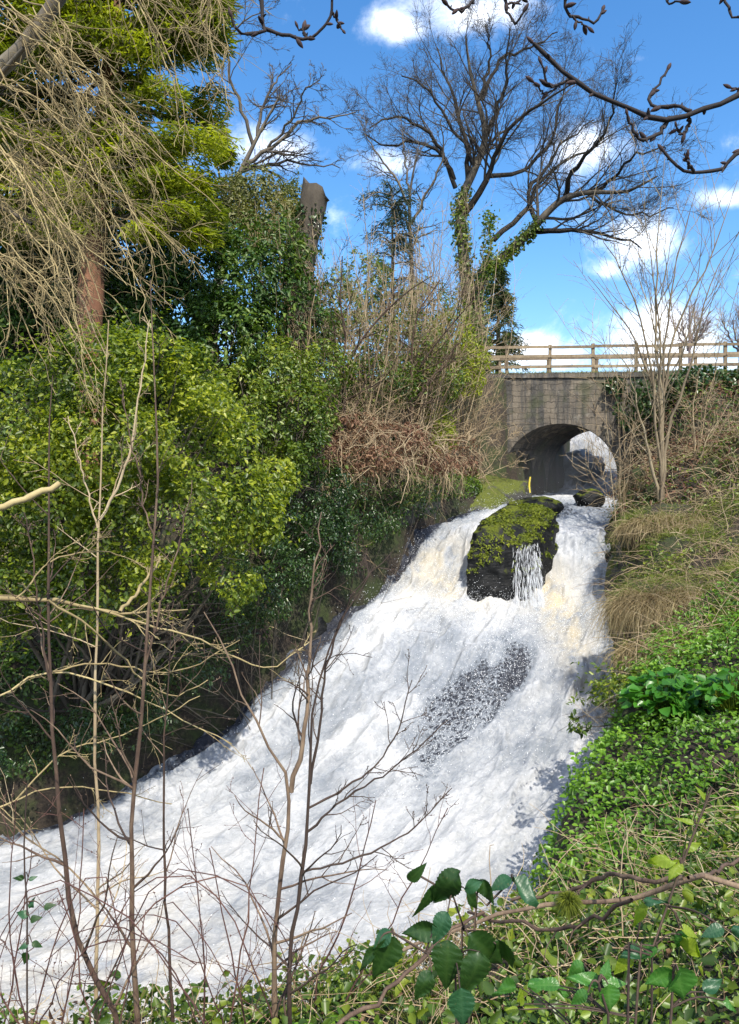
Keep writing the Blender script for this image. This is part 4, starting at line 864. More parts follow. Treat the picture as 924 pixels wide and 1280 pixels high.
# two darker young trees at the lip of the bank
LVs = [dict(n=9, L=(.25, .5), ang=(30, 65), up=.06, K=7, wander=.16, t=(.2, .98), rk=.6, rmin=.008), dict(n=5, L=(.25, .55), ang=(25, 60), up=.04, K=5, wander=.2, t=(.2, 1), rk=.7, rmin=.006), dict(n=3, L=(.3, .6), ang=(25, 60), up=.02, K=4, wander=.2, t=(.2, 1), rk=.8, rmin=.005)]
def pts(d, *q): return np.array([at(x, y, dd) for (x, y), dd in zip(q, np.linspace(d, d - .6, len(q)))])
b = onground(512, 545, 22.2); sapling('young_tree', 'dark stemmed young tree at the bank lip beside the lime shrub', b, [pts(22., (513, 500), (516, 440), (523, 390), (550, 350)), pts(22, (516, 480), (545, 430), (580, 390), (610, 350)), pts(22, (513, 520), (535, 480), (560, 450), (570, 430))], .055, 'sapbark', LVs, cat='young tree')
b = onground(428, 545, 19.9); sapling('young_tree', 'thin dark young tree at the bank lip above the hanging roots', b, [pts(19.5, (430, 500), (432, 440), (426, 380), (428, 320)), pts(19.5, (431, 470), (455, 420), (490, 380), (540, 345)), pts(19.5, (430, 480), (400, 420), (385, 360), (372, 310))], .05, 'sapbark', LVs, cat='young tree')
b = onground(585, 560, 25.8); sapling('bare_shrub', 'wiry bare shrub spreading over the left face of the bridge', b, [at(x, y, 26. + rs.normal() * .4) for x, y in [(560, 470), (590, 450), (620, 490), (640, 540), (600, 500), (650, 575), (570, 500), (625, 520), (612, 590)]], .02, 'twigtan', LVs, cat='shrub')
# bramble and dead bracken thicket on the lip with stems hanging to the water
seed(210); B = [blob(430, 535, 19.4, 52, 18, 50), blob(495, 548, 19.8, 52, 20, 50), blob(400, 560, 18.6, 32, 22), blob(460, 572, 18.9, 56, 20, 40), blob(540, 575, 20., 34, 20), blob(572, 570, 22, 34, 26)]
g = onground(470, 560, 19.9); o, org = root('bramble_thicket', 'reddish brown thicket of dead bracken and bramble, roots hanging over the water', 'thicket', g[:2])
p, nr = blob_pts(B, 5200, .4, .35, 1.4, -.2, 2.5, 3); put_leaves(o, org, 'dead_bracken', M['redbracken'], p, nr, (.06, .17), .3, -.7)
P0, n0 = blob_pts(B, 560, .5, .3, 1.2, -.5); K = 9; d = unit(n0 + rs.normal(size=n0.shape) * .8); pts_ = [P0]
st = rs.uniform(.4, 1.2, 560)[:, None] / 8
for k in range(K - 1): pts_.append(pts_[-1] + d * st); d = unit(d + .22 * rs.normal(size=d.shape) + np.array([0, 0, -.16]))
mb = MB(); P = np.stack(pts_, 1); tubes(mb, P, np.linspace(.011, .004, K)[None] * rs.uniform(.6, 1.2, (560, 1)), 4)
P2, R2 = grow(P, np.full((560, K), .006), 2, (.3, .5), (30, 70), -.05, 5, .25, rmin=.0045); tubes(mb, P2, R2, 3); mb.build('stems', M['twigtan'], o, org)
n = 60; x = rs.uniform(365, 570, n); hang = []
for q in x:
    d = 18.6 + (q - 365) / 205 * 2.6 + rs.normal() * .25; y0 = rs.uniform(540, 600); y1 = y0 + rs.uniform(25, 110) * (1 - .5 * (q - 365) / 205); sw = rs.normal() * 22
    hang.append(catmull([at(q, y0, d + .5), at(q + sw * .4, y0 + 10, d - .2), at(q + sw * .9 + rs.normal() * 8, (y0 + y1) / 2, d - .3), at(q + sw + rs.normal() * 14, y1, d - .15)], 12))
P = np.stack(hang); P[:, 1:] += .03 * rs.normal(size=(n, 11, 3)); mb = MB(); R = np.linspace(.010, .003, 12)[None] * rs.uniform(.6, 1.6, (n, 1)); tubes(mb, P, R, 4); P2, R2 = grow(P, R, 3, (.15, .4), (30, 80), -.06, 6, .3, rmin=.004); tubes(mb, P2, R2, 3)
mb.build('hanging_roots', M['twigtan'], o, org)
# ------------------------------------------------------------------ undergrowth on the steep left bank (ferns, brambles, moss)
def scatter(n, x, y, test=None):
    X_ = rs.uniform(x[0], x[1], n); Y_ = rs.uniform(y[0], y[1], n); dl, dr, wl, wr = shore(X_, Y_); k = np.ones(n, bool) if test is None else test(X_, Y_, dl, dr)
    X_, Y_ = X_[k], Y_[k]; Z_ = H(X_, Y_); e = .08; nx_ = (H(X_ + e, Y_) - H(X_ - e, Y_)) / (2 * e); ny_ = (H(X_, Y_ + e) - H(X_, Y_ - e)) / (2 * e)
    return np.stack([X_, Y_, Z_], 1), unit(np.stack([-nx_, -ny_, np.ones_like(nx_)], 1))
def fern(name, label, pos, nf, ln, sd, group=None, mat='ground'):
    seed(sd); o, org = root(name, label, 'fern', pos[:2], pos[2], group); mb = MB()
    for k in range(nf):
        a = rs.uniform(0, 2 * PI); dv = np.array([math.cos(a), math.sin(a), 0]); L = ln * rs.uniform(.7, 1.1)
        q = catmull([org, org + dv * L * .4 + np.array([0, 0, L * .45]), org + dv * L * .8 + np.array([0, 0, L * .4]), org + dv * L * 1.1 + np.array([0, 0, L * .05])], 24)
        side = np.cross(dv, [0, 0, 1]); w = .2 * L * np.sin(np.linspace(.25, PI, 22)) ** .8
        for s in (-1, 1):
            p = q[2:]; leaves(mb, p, np.tile([0, 0, 1.], (22, 1)) + .2 * rs.normal(size=(22, 3)), np.tile(side * s + dv * .35, (22, 1)) + .12 * rs.normal(size=(22, 3)), w + .01, .3, .02, .15)
    mb.build('fronds', M[mat], o, org); return o
for i, (x, y, d) in enumerate([(60, 960, 13.9), (130, 950, 14.2), (95, 905, 14.0), (245, 830, 14.9), (30, 900, 13.6), (180, 905, 14.6), (285, 870, 15.6), (150, 870, 14.2)]):
    q = onground(x, y, d); fern('fern', 'small green fern on the dark left bank below the holly', q, 9, .5, 220 + i, 'ferns on the left bank')
seed(230)
p, nn = scatter(190000, (-11, 5.5), (12.5, 28.2), lambda x, y, dl, dr: (dl > .25) & (dl < 5) & (dr < 0))
k = fbm(p * .9, 3, 60) > -.2; pk, nk = p[k], nn[k]; n = len(pk); mb = MB()
leaves(mb, pk + nk * rs.uniform(0, .16, n)[:, None], nk + .6 * rs.normal(size=pk.shape), rs.normal(size=pk.shape) + np.array([0, 0, -.5]), rs.uniform(.05, .13, n), .55); tag(mb.build('undergrowth', M['under']), 'dark mixed undergrowth leaves covering the left bank', 'undergrowth', kind='stuff')
def deadstems(pos, nrm, L, r, mat, name, label, K=7, droop=-.1, spread=1., lift=.3):
    n = len(pos); d = unit(nrm * lift + spread * rs.normal(size=pos.shape) * np.array([1, 1, .45])); q = [pos]; st = rs.uniform(L[0], L[1], n)[:, None] / (K - 1)
    for k in range(K - 1): q.append(q[-1] + d * st); d = unit(d + .2 * rs.normal(size=d.shape) + np.array([0, 0, droop]))
    mb = MB(); tubes(mb, np.stack(q, 1), np.linspace(1, .4, K)[None] * rs.uniform(r[0], r[1], (n, 1)), 4); return tag(mb.build(name, mat), label, 'dead stems', kind='stuff')
p, nn = scatter(5200, (-11, 3), (12.8, 22), lambda x, y, dl, dr: (dl > .2) & (dl < 3.6) & (dr < 0)); k = fbm(p * .8, 2, 61) > -.1
deadstems(p[k], nn[k], (.3, 1.1), (.004, .009), M['twigtan'], 'dead_stems', 'tangle of dead straw coloured stems on the left bank')
# ------------------------------------------------------------------ right bank
seed(240)
p, nn = scatter(12000, (6, 18), (19.5, 27.5), lambda x, y, dl, dr: (dr > .5) & (dl < 0)); n = len(p); mb = MB()
leaves(mb, p + nn * (rs.random(n) ** 1.5)[:, None] * .45 * (1 + fbm(p * .8, 2, 9))[:, None], nn + .8 * rs.normal(size=p.shape), rs.normal(size=p.shape) + np.array([0, -.3, -.5]), rs.uniform(.06, .2, n), .28); tag(mb.build('dead_bracken', M['bracken']), 'brown dead bracken blanketing the slope right of the bridge', 'bracken', kind='stuff')
p, nn = scatter(1500, (6, 17), (18.5, 26.5), lambda x, y, dl, dr: (dr > .4) & (dl < 0)); deadstems(p + nn * .15, nn, (.5, 1.6), (.004, .010), M['twigtan'], 'dead_stems', 'fallen pale stems lying over the bracken slope', lift=.6)
bush('ivy_hedge', 'dark ivy covered bank top at the right end of the bridge', [(885, 482, 26.2, 60, 24, 30), (960, 478, 26, 60, 26, 30), (830, 500, 27, 36, 30, 16), (790, 510, 27.5, 22, 34, 8), (1040, 470, 25.5, 60, 30, 30), (770, 482, 28.0, 14, 12, 6), (900, 510, 25.6, 50, 16, 20)], 13000, M['ivy'], (.08, .16), .75, sd=241, stems=10, cat='ivy')
seed(242); p, nn = scatter(7000, (8, 18), (21, 27.5), lambda x, y, dl, dr: (dr > .7) & (dl < 0)); k = fbm(p * .7, 2, 13) > .12; p = p[k]; n = len(p); mb = MB(); leaves(mb, p + nn[k] * rs.uniform(.1, .4, n)[:, None], nn[k] + .5 * rs.normal(size=p.shape), rs.normal(size=p.shape), rs.uniform(.07, .14, n), .6); tag(mb.build('undergrowth', M['midgreen']), 'patches of green bramble leaves among the dead bracken', 'undergrowth', kind='stuff')
# grassy tussocks: straw hanging over the drop, green on top
def tussock(name, label, px, py, d, rx, ry, n, L, sd, green=.3, dirb=(-.6, -.7), group=None, rd=None):
    seed(sd); c = at(px, py, d); r = np.array([rx / F * d, (rd or rx) / F * d * .8, ry / F * d])
    o = thing(name, label, 'grass tussock', (c[0], c[1], Hp(c[0], c[1])), group); org = np.array(o.location)
    # earth core of the tussock
    v, f_ = pebble(c - np.array([0, 0, r[2] * .35]), r * np.array([.92, .92, .95]), .2, 1.5, sd, 16); mb = MB(); mb.add(v, f_); e = mb.build('root_mat', M['soil'], o, org); fixnormals(e)
    for nm, mt, cnt in (('dry_grass', 'straw', int(n * (1 - green))), ('green_grass', 'grass', int(n * green * 1.6)), ('moss', 'moss', int(n * (.1 + .5 * green)))):
        a = rs.uniform(0, 2 * PI, cnt); rr = np.sqrt(rs.random(cnt)); ux, uy = np.cos(a) * rr, np.sin(a) * rr
        if nm == 'dry_grass': ux = rs.uniform(-1, 1, cnt); uy = -np.sqrt(np.maximum(0, 1 - ux ** 2)) * rs.uniform(.55, 1.0, cnt)
        hz = np.sqrt(np.maximum(0, 1 - np.clip(ux ** 2 + uy ** 2, 0, 1))); p = c + np.stack([ux * r[0], uy * r[1], hz * r[2] * .7 - .25 * r[2]], 1) + .06 * fbm(np.stack([ux, uy, 0 * ux], 1) * 3, 2, sd)[:, None]
        if nm == 'moss': leaves(mbm := MB(), p, np.array([0, 0, 1.]) + .7 * rs.normal(size=p.shape), rs.normal(size=p.shape), rs.uniform(.03, .09, cnt), .5); mbm.build(nm, M[mt], o, org); continue
        if nm == 'dry_grass': v = unit(np.stack([ux * .5 + dirb[0] * .5, uy * .5 + dirb[1] * .4, np.full(cnt, .15)], 1) + .55 * rs.normal(size=(cnt, 3))); gr = .42
        else: v = unit(np.array([dirb[0] * .2, -.2, .8]) + .7 * rs.normal(size=(cnt, 3))); gr = .25
        st = (L[0] + (L[1] - L[0]) * rs.random(cnt) ** 1.6)[:, None] / 7 * (1. if nm == 'dry_grass' else .45); q = [p]
        for k in range(7): q.append(q[-1] + v * st); v = unit(v + np.array([0, 0, -gr]) + .20 * rs.normal(size=v.shape))
        mbg = MB(); blades(mbg, np.stack(q, 1), rs.uniform(.005, .016, cnt)); mbg.build(nm, M[mt], o, org)
    return o
tussock('grass_tussock', 'large straw tussock hanging over the red rock recess at the right edge of the water', 828, 752, 15.6, 60, 40, 5200, (.5, 1.25), 250, .28)
tussock('grass_tussock', 'grassy mound under the bare coppice tree, straw hanging below it', 835, 655, 19.2, 62, 34, 4200, (.35, .9), 251, .5)
tussock('grass_tussock', 'straw tussock at the right edge of the mound, beside the shaded hollow', 905, 690, 18.2, 46, 30, 2600, (.35, .9), 252, .25)
tussock('grass_tussock', 'tall pale reed tuft beside the arch mouth at the water', 797, 605, 21.5, 20, 26, 900, (.4, .8), 253, .05, (-.3, -.3))
tussock('grass_tussock', 'dry straw clump right of the large tussock, over the nettles', 880, 800, 13.8, 48, 34, 2600, (.4, 1.0), 254, .15)
tussock('grass_tussock', 'green topped tussock at the right picture edge above the nettles', 925, 745, 15.0, 46, 30, 2200, (.3, .7), 255, .6)
tussock('grass_tussock', 'small straw clump at the foot of the large tussock', 800, 812, 14.6, 26, 26, 1200, (.35, .8), 256, .1)
seed(257); p, nn = scatter(60000, (4.6, 15), (12.5, 23.5), lambda x, y, dl, dr: (dr > .15) & (dl < 0)); k = fbm(p * 1.1, 3, 47) > -.1; gk, gn = p[k], nn[k]; n = len(gk); v = unit(gn + .8 * rs.normal(size=(n, 3))); q = [gk]
for k in range(4): q.append(q[-1] + v * rs.uniform(.04, .11, n)[:, None]); v = unit(v + np.array([-.05, -.08, -.3]) + .12 * rs.normal(size=v.shape))
mb = MB(); blades(mb, np.stack(q, 1), rs.uniform(.008, .018, n)); tag(mb.build('grass', M['grass']), 'matted yellow green grass between the tussocks on the right bank', 'grass', kind='stuff')
p, nn = scatter(16000, (4.6, 15), (12.5, 23.5), lambda x, y, dl, dr: (dr > .2) & (dl < 0)); k = fbm(p * .9, 3, 48) > .1; p, nn = p[k], nn[k]; n = len(p); mb = MB(); leaves(mb, p + nn * rs.uniform(.05, .35, n)[:, None], nn + .5 * rs.normal(size=p.shape), rs.normal(size=p.shape), rs.uniform(.05, .11, n), .6); tag(mb.build('undergrowth', M['midgreen']), 'patches of small green leaves among the tussocks on the right bank', 'undergrowth', kind='stuff')
p, nn = scatter(2600, (4.6, 13), (12.5, 22), lambda x, y, dl, dr: (dr > .1) & (dl < 0)); deadstems(p + nn * .1, nn, (.4, 1.3), (.003, .008), M['twigtan'], 'dead_stems', 'fallen pale stems lying over the right bank tussocks', lift=.5)
# nettles and broad leaved herbs
seed(260)
p, nn = scatter(30000, (1.0, 9), (6.9, 14.5), lambda x, y, dl, dr: (dr > .02) & (dl < 0)); n = len(p); hgt = .35 * np.clip(.6 + fbm(p * 1.1, 3, 44), .05, 1.4); q = p + nn * (hgt * rs.random(n) ** .6)[:, None]; mb = MB()
leaves(mb, q, np.array([-.1, -.2, 1.]) + .45 * rs.normal(size=p.shape), rs.normal(size=p.shape) + np.array([0, 0, -.3]), rs.uniform(.045, .10, n), .6); tag(mb.build('ground_cover', M['ground']), 'bright green nettle ground cover on the right bank beside the foam', 'ground cover', kind='stuff')
def herb(name, label, px, py, d, n, size, rad, sd, group=None, cat='plant', mat='herb', part='foliage', hgt=.4, w=.8):
    seed(sd); g = onground(px, py, d); o, org = root(name, label, cat, g[:2], group=group); a = rs.uniform(0, 2 * PI, n); r = rad * np.sqrt(rs.random(n)); tip = org + np.stack([np.cos(a) * r, np.sin(a) * r, hgt * (1.05 - .6 * (r / rad) ** 2) * rs.uniform(.75, 1.1, n)], 1)
    b0 = org + (tip - org) * np.array([.25, .25, 0]) - np.array([0, 0, .05]); P = np.stack([b0, .5 * (b0 + tip) + np.array([0, 0, .1 * hgt]), tip], 1); mb = MB(); tubes(mb, P, np.full((n, 3), .006), 4); mb.build('stems', M['midgreen'], o, org)
    mb = MB(); dv = np.stack([np.cos(a), np.sin(a), np.full(n, -.25)], 1) + .4 * rs.normal(size=(n, 3)); leaves(mb, tip, np.array([0, -.15, 1.]) + .35 * rs.normal(size=(n, 3)), dv, rs.uniform(size[0], size[1], n), w, .12, .2); mb.build(part, M[mat], o, org)
herb('dock_plant', 'lush bright green broad leaved plant under the straw clump', 838, 890, 11.2, 260, (.12, .22), .62, 261, hgt=.55)
herb('dock_plant', 'second broad leaved green plant at the right picture edge', 915, 905, 10.4, 140, (.1, .18), .45, 262, hgt=.5)
bush('hazel_shrub', 'small leafy green shrub leaning over the water edge below the tussock', [(775, 865, 12.6, 36, 20), (745, 895, 12.0, 30, 16), (810, 850, 13, 30, 18), (725, 905, 11.6, 16, 12)], 1500, M['midgreen'], (.06, .11), .5, sd=263, stems=14, gap=-.05, sr=.012, base=at(800, 880, 12.4)[:2], cat='shrub')
# coppiced bare tree on the right bank
seed(270); b = onground(828, 625, 20.)
sapling('coppice_tree', 'multi stemmed bare young tree on the grassy mound right of the arch', b,
        [pts(20., (826, 520), (824, 420), (815, 330), (800, 235)), pts(20., (829, 520), (832, 420), (845, 330), (870, 240)), pts(20, (832, 560), (848, 500), (868, 440), (890, 350), (925, 290)), pts(20, (822, 540), (812, 450), (790, 370), (755, 300), (735, 250)),
         pts(20., (826, 500), (820, 400), (822, 300), (832, 190)), pts(20, (824, 520), (800, 440), (770, 390), (735, 345)), pts(20, (830, 500), (850, 400), (885, 330), (922, 225)), pts(20, (815, 580), (800, 520), (785, 460), (760, 430))], .055, 'palebark',
        [dict(n=9, L=(.25, .5), ang=(18, 42), up=.06, K=8, wander=.10, t=(.3, .98), rk=.5, rmin=.010), dict(n=4, L=(.3, .6), ang=(20, 45), up=.03, K=5, wander=.14, t=(.2, 1), rk=.7, rmin=.006)], cat='young tree', K=16, tipr=.10, rmin=.007)
b = onground(868, 640, 20.6); sapling('bare_shrub', 'bare arching shrub on the bracken slope at the right edge', b, [at(x, y, 20.2) for x, y in [(900, 400), (930, 330), (880, 470), (950, 420), (915, 500), (850, 480), (940, 520)]], .022, 'twigtan', LVs[:2], cat='shrub')
b = onground(776, 640, 20.3); sapling('bare_shrub', 'thin leaning bare stems by the arch mouth on the right bank', b, [at(x, y, 20.1) for x, y in [(770, 430), (755, 470), (790, 500), (745, 520), (785, 440), (720, 400)]], .014, 'twigtan', LVs[:2], cat='shrub')

fern('fern', 'little bright fern on the mossy ledge beside the yellow stick', onground(652, 606, 27.3) * np.array([1, 1, 0]) + np.array([0, 0, at(652, 612, 27.3)[2]]), 9, .32, 280)
mb = MB(); seed(281); b = at(662, 616, 27.2); tubes(mb, catmull([b, at(661.5, 606, 27.2), at(663, 596, 27.2)], 6), np.linspace(.045, .03, 6), 8)
t = NT('yellow_wood'); M['yellow'] = t.out(t.pbsdf(t.ramp(t.noise(None, 9.), [(.3, (.55, .42, .03)), (.7, (.75, .62, .10))]), .7)); tag(mb.build('marker_stick', M['yellow'], None, tuple(b)), 'short bright yellow stick standing on the mossy ledge below the arch', 'stick')
# ------------------------------------------------------------------ foreground: bare saplings on the near bank
def fsap(name, label, d, stems, lv, mat='sapbark', sd=0, cat='sapling', group=None, tips=1.2, free=False, K=18, wob=.006):
    """stems traced at depth d; first stem starts from the ground unless free"""
    seed(sd); org = None; lim = []
    for k, (q, w) in enumerate(stems):
        q = list(q); w = w * .82; dd = d if np.ndim(d) else [d, d]
        P, R = limb(q, dd, w, tips, K, wob)
        if k == 0 and not free:
            g = np.array([P[0][0], P[0][1], Hp(P[0][0], P[0][1])])
            if P[0][2] > g[2]: P = catmull(np.vstack([[g - [0, 0, .1]], P]), K); R = np.linspace(w, tips, K) / 2 / F * dd[0]
            org = g
        lim.append((P, R))
    if org is None: org = lim[0][0][0]
    P, R = stack(lim); R *= 1 + .07 * rs.normal(size=R.shape); mb = MB(); out = twigset(mb, P, R, lv, (8, 5, 4, 3))
    # small buds along the twigs
    for P_, R_ in out[1:]:
        m = min(len(P_) * 3, 900); i = rs.integers(0, len(P_), m); k = rs.integers(1, P_.shape[1], m); b = P_[i, k]; dv = unit(unit(P_[i, k] - P_[i, k - 1]) + .6 * rs.normal(size=(m, 3)))
        L = rs.uniform(.006, .013, m)[:, None]; tubes(mb, np.stack([b, b + dv * L * .5, b + dv * L], 1), np.stack([np.full(m, .0016), np.full(m, .0028), np.full(m, .0006)], 1), 4)
    o = mb.build(name, M[mat], None, tuple(org)); return tag(o, label, cat, group)
FL = lambda n1, n2, L=(.12, .32), up=.03, r=.0030: [dict(n=n1, L=L, ang=(30, 65), up=up, K=9, wander=.13, t=(.12, .97), rk=.6, rmin=r), dict(n=n2, L=(.2, .5), ang=(25, 60), up=.02, K=6, wander=.16, t=(.2, .95), rk=.7, rmin=r * .7)]
NB = 'near bank sapling'
fsap('bare_sapling', 'slender bare sapling nearest the left edge, bending outward at its foot before the foam', 4.6, [([(150, 1285), (125, 1230), (95, 1165), (75, 1020), (62, 850), (60, 700), (62, 530), (66, 470)], 10), ([(62, 850), (48, 760), (40, 690), (30, 640)], 4)], FL(12, 3, (.08, .25)), sd=300)
fsap('bare_sapling', 'tall straight bare sapling with dark red foot, rising before the holly bush', 4.4, [([(172, 1275), (165, 1120), (172, 950), (182, 830), (190, 700), (199, 610), (192, 450), (188, 350)], 10), ([(180, 840), (205, 740), (222, 690), (240, 600)], 4), ([(192, 680), (166, 560), (150, 480)], 3)], FL(12, 3, (.08, .24)), sd=301)
fsap('bare_sapling', 'thin bare sapling between the tall straight one and the forked pair', 4.8, [([(216, 1270), (206, 1100), (205, 950), (210, 860), (214, 780)], 7)], FL(9, 3, (.10, .3)), sd=302)
fsap('bare_sapling', 'pale bare sapling forking upward in front of the holly bush', 5.2, [([(120, 1240), (124, 1050), (118, 880), (122, 740), (124, 640), (130, 520), (136, 400)], 7), ([(125, 650), (150, 600), (168, 540), (187, 400)], 5), ([(122, 660), (100, 580), (85, 520)], 3)], FL(10, 3, (.08, .25)), 'twigtan', sd=303)
fsap('bare_sapling', 'forked bare sapling before the foam, left stem of the pair leaning left', 4.6, [([(343, 1190), (352, 1080), (364, 990), (332, 925), (300, 860), (275, 800), (255, 765)], 11), ([(364, 990), (378, 930), (386, 860), (388, 760), (396, 700), (402, 640)], 8)], FL(12, 3, (.12, .32)), sd=304)
fsap('bare_sapling', 'dark bare sapling with long side twigs before the foam, right of the forked one', 4.55, [([(362, 1190), (380, 1080), (388, 960), (392, 880), (420, 790), (470, 705)], 9), ([(388, 980), (400, 900), (412, 820), (445, 740), (490, 690)], 5), ([(384, 1040), (430, 1000), (500, 955), (560, 900)], 4), ([(386, 1010), (440, 980), (490, 930), (515, 850)], 4), ([(378, 1090), (440, 1075), (510, 1040), (565, 985)], 4)], FL(9, 3, (.14, .34)), 'twigdark', sd=305)
for i, (x0, y0, x1, y1, lab) in enumerate([(35, 1290, 20, 1000, 'short thin bare shoot at the bottom left corner'), (255, 1280, 235, 1010, 'thin bare whip rising left of the forked sapling'), (285, 1290, 330, 960, 'thin bare whip leaning right behind the forked sapling'), (75, 1290, 105, 1010, 'thin bare whip crossing the bent sapling'), (310, 1290, 262, 1060, 'thin bare whip leaning left at the bottom'), (430, 1250, 560, 1010, 'thin bare whip leaning right towards the dark leaves'), (395, 1230, 470, 1000, 'thin bare whip just right of the dark sapling'), (5, 1290, 40, 1060, 'thin bare whip at the left picture edge')]):
    fsap('bare_whip', lab, 4.2 + .15 * i, [([(x0, y0), (x0 * .6 + x1 * .4 + rs.normal() * 8, y0 * .6 + y1 * .4), (x1, y1)], 3.6)], FL(7, 2, (.2, .45), .0, .0022), 'twigred', sd=310 + i, K=12)
seed(320)
for i in range(11):
    x0 = rs.uniform(-20, 430); d = rs.uniform(3.6, 4.8); s = rs.choice([-1, 1]); ln = rs.uniform(120, 300); q = [(x0, 1290), (x0 + s * ln * .3, 1130 + rs.uniform(-40, 60)), (x0 + s * ln * .7, 1110 + rs.uniform(-30, 80)), (x0 + s * ln, 1180 + rs.uniform(-40, 100))]
    fsap('bramble_cane', 'arching dark red bramble cane over the foam at the bottom left', d, [(q, 2.9)], FL(5, 2, (.1, .3), -.02, .0020), 'twigred', sd=330 + i, cat='bramble cane', group='red bramble canes arching over the foam', K=14)
# reaching branches from outside the left edge
fsap('bare_branch', 'long pale bare branch reaching level from the left edge before the holly', [4.4, 5.2], [([(-160, 770), (-40, 752), (60, 750), (120, 762), (165, 766), (235, 762)], 11), ([(150, 765), (175, 735), (196, 705), (203, 695)], 6), ([(60, 750), (120, 790), (170, 840), (215, 870), (260, 850)], 4), ([(100, 757), (180, 780), (250, 800), (330, 835), (390, 800)], 4), ([(20, 748), (70, 700), (140, 690), (190, 715)], 3)], FL(9, 3, (.1, .3), .0, .0028), 'twigpale', sd=350, cat='branch', free=True)
fsap('broken_stick', 'thick broken grey stick poking in from the left edge', [4.0, 4.2], [([(-140, 680), (-20, 640), (40, 620), (75, 604)], 10)], [], 'twigpale', sd=351, cat='stick', free=True, tips=8)
fsap('bare_branch', 'thin bare branch drooping across the left bank below the level pale branch', [4.8, 5.4], [([(-120, 930), (0, 870), (60, 840), (150, 862), (240, 905), (290, 930)], 4), ([(60, 840), (130, 830), (220, 840), (300, 800)], 3)], FL(8, 3, (.1, .3), .0, .0026), 'twigpale', sd=352, cat='branch', free=True)
fsap('bare_branch', 'thin bare branch hanging over the left bank, lowest at the left edge', [5.0, 5.6], [([(-120, 1060), (0, 1010), (60, 985), (140, 990), (215, 1005)], 3.5), ([(20, 1000), (80, 940), (150, 920), (250, 870)], 3)], FL(8, 3, (.1, .3), .0, .0026), 'twigpale', sd=353, cat='branch', free=True)
# ------------------------------------------------------------------ bare tree whose pale twigs hang over the top left
seed(360); d = 8.6; gx = at(-260, 600, 9.0); org = np.array([gx[0], 9.0, Hp(gx[0], 9.0)]); o = thing('bare_tree', 'bare tree outside the left edge, its pale drooping twigs veiling the conifer', 'tree', tuple(org))
mb = MB(); tp = catmull([org - [0, 0, .2], at(-250, 300, 9), at(-200, 0, 9), at(-150, -250, 8.8)], 16); tubes(mb, tp, np.linspace(.17, .08, 16), 10); mb.build('trunk', M['bark'], o, org)
bl = [limb([(-205, 60), (-90, 130), (10, 78), (75, -5), (130, -90)], [9, 8.6], 26, 14, 14), limb([(-230, 200), (-120, 150), (-20, 110), (30, 60)], [9, 8.2], 16, 5, 14), limb([(-180, -100), (0, -120), (120, -80), (230, -60)], [9, 8.6], 18, 4, 14), limb([(-240, 250), (-140, 230), (-40, 240), (40, 280)], [9, 8.4], 14, 4, 14)]
mb = MB(); tubes(mb, *stack(bl), 8); mb.build('limbs', M['bark'], o, org)
arcs = []
starts = [(rs.uniform(-60, 60), rs.uniform(-40, 200)) for _ in range(38)] + [(rs.uniform(-60, 20), rs.uniform(150, 330)) for _ in range(22)] + [(rs.uniform(60, 230), -70) for _ in range(16)]
for x, y in starts:
    L = rs.uniform(140, 300); a = math.radians(rs.uniform(15, 60)); q = [(x, y)]; steps = 5
    for k in range(steps):
        q.append((q[-1][0] + L / steps * math.cos(a), q[-1][1] + L / steps * math.sin(a))); a += rs.uniform(.0, .22)
    q = [(min(p_[0], 262 + rs.normal() * 8), p_[1]) for p_ in q]
    arcs.append(limb(q, [rs.uniform(8, 9), rs.uniform(7.4, 8.8)], rs.uniform(1.6, 2.9), .9, 14, .015))
P, R = stack(arcs); mb = MB(); twigset(mb, P, R, [dict(n=10, L=(.15, .42), ang=(20, 60), up=-.03, K=8, wander=.16, t=(.08, .98), rk=.65, rmin=.0042), dict(n=4, L=(.2, .5), ang=(25, 60), up=-.02, K=6, wander=.2, t=(.2, 1), rk=.75, rmin=.0032)], (5, 4, 3, 3)); mb.build('twigs', M['twigpale'], o, org)
# ------------------------------------------------------------------ budding branches overhead
def budding(label, d, stems, sd, nb=3):
    seed(sd); lim = [limb(q, [d, d + rs.uniform(-.05, .05)], w, max(w * .55, 2.0), 16, .0016) for q, w in stems]; P, R = stack(lim); org = P[0][0].copy(); o = thing('budding_branch', label, 'branch', tuple(org))
    R *= 1 + .10 * rs.normal(size=R.shape); mb = MB(); tubes(mb, P, R, 7); m = 0
    # knuckles and spurs
    kn = []
    for a, r in zip(P, R):
        for k in range(2, 15, 3):
            dv = unit(rs.normal(size=3)); kn.append((np.stack([a[k], a[k] + dv * r[k] * 1.4, a[k] + dv * r[k] * rs.uniform(1.8, 3.2)]), np.array([r[k] * .9, r[k] * .7, r[k] * .3])))
    tubes(mb, *stack(kn), 5); mb.build('twigs', M['budwood'], o, org)
    pos = [(a[-1], unit(a[-1] - a[-2])) for a in P]
    for a in P:
        for k in rs.choice(np.arange(5, 15), nb, replace=False): t_ = unit(a[k + 1] - a[k - 1]) if k < 15 else unit(a[k] - a[k - 1]); pos.append((a[k], unit(t_ * .7 + unit(rs.normal(size=3) * np.array([1, .4, 1])) * .8)))
    for b, dv in pos:
        L = rs.uniform(.014, .026); mb = MB(); tt = np.linspace(0, 1, 8); rr = .19 * L * np.sin(np.linspace(.35, PI - .02, 8)) ** .8 + .0003
        tubes(mb, b + dv * L * tt[:, None], rr, 7); mb.build('bud', M['bud'], o, org)
h = lambda *q: [(462 + x / 2, y / 2) for x, y in q]; h1 = lambda *q: [(x / 2, y / 2) for x, y in q]
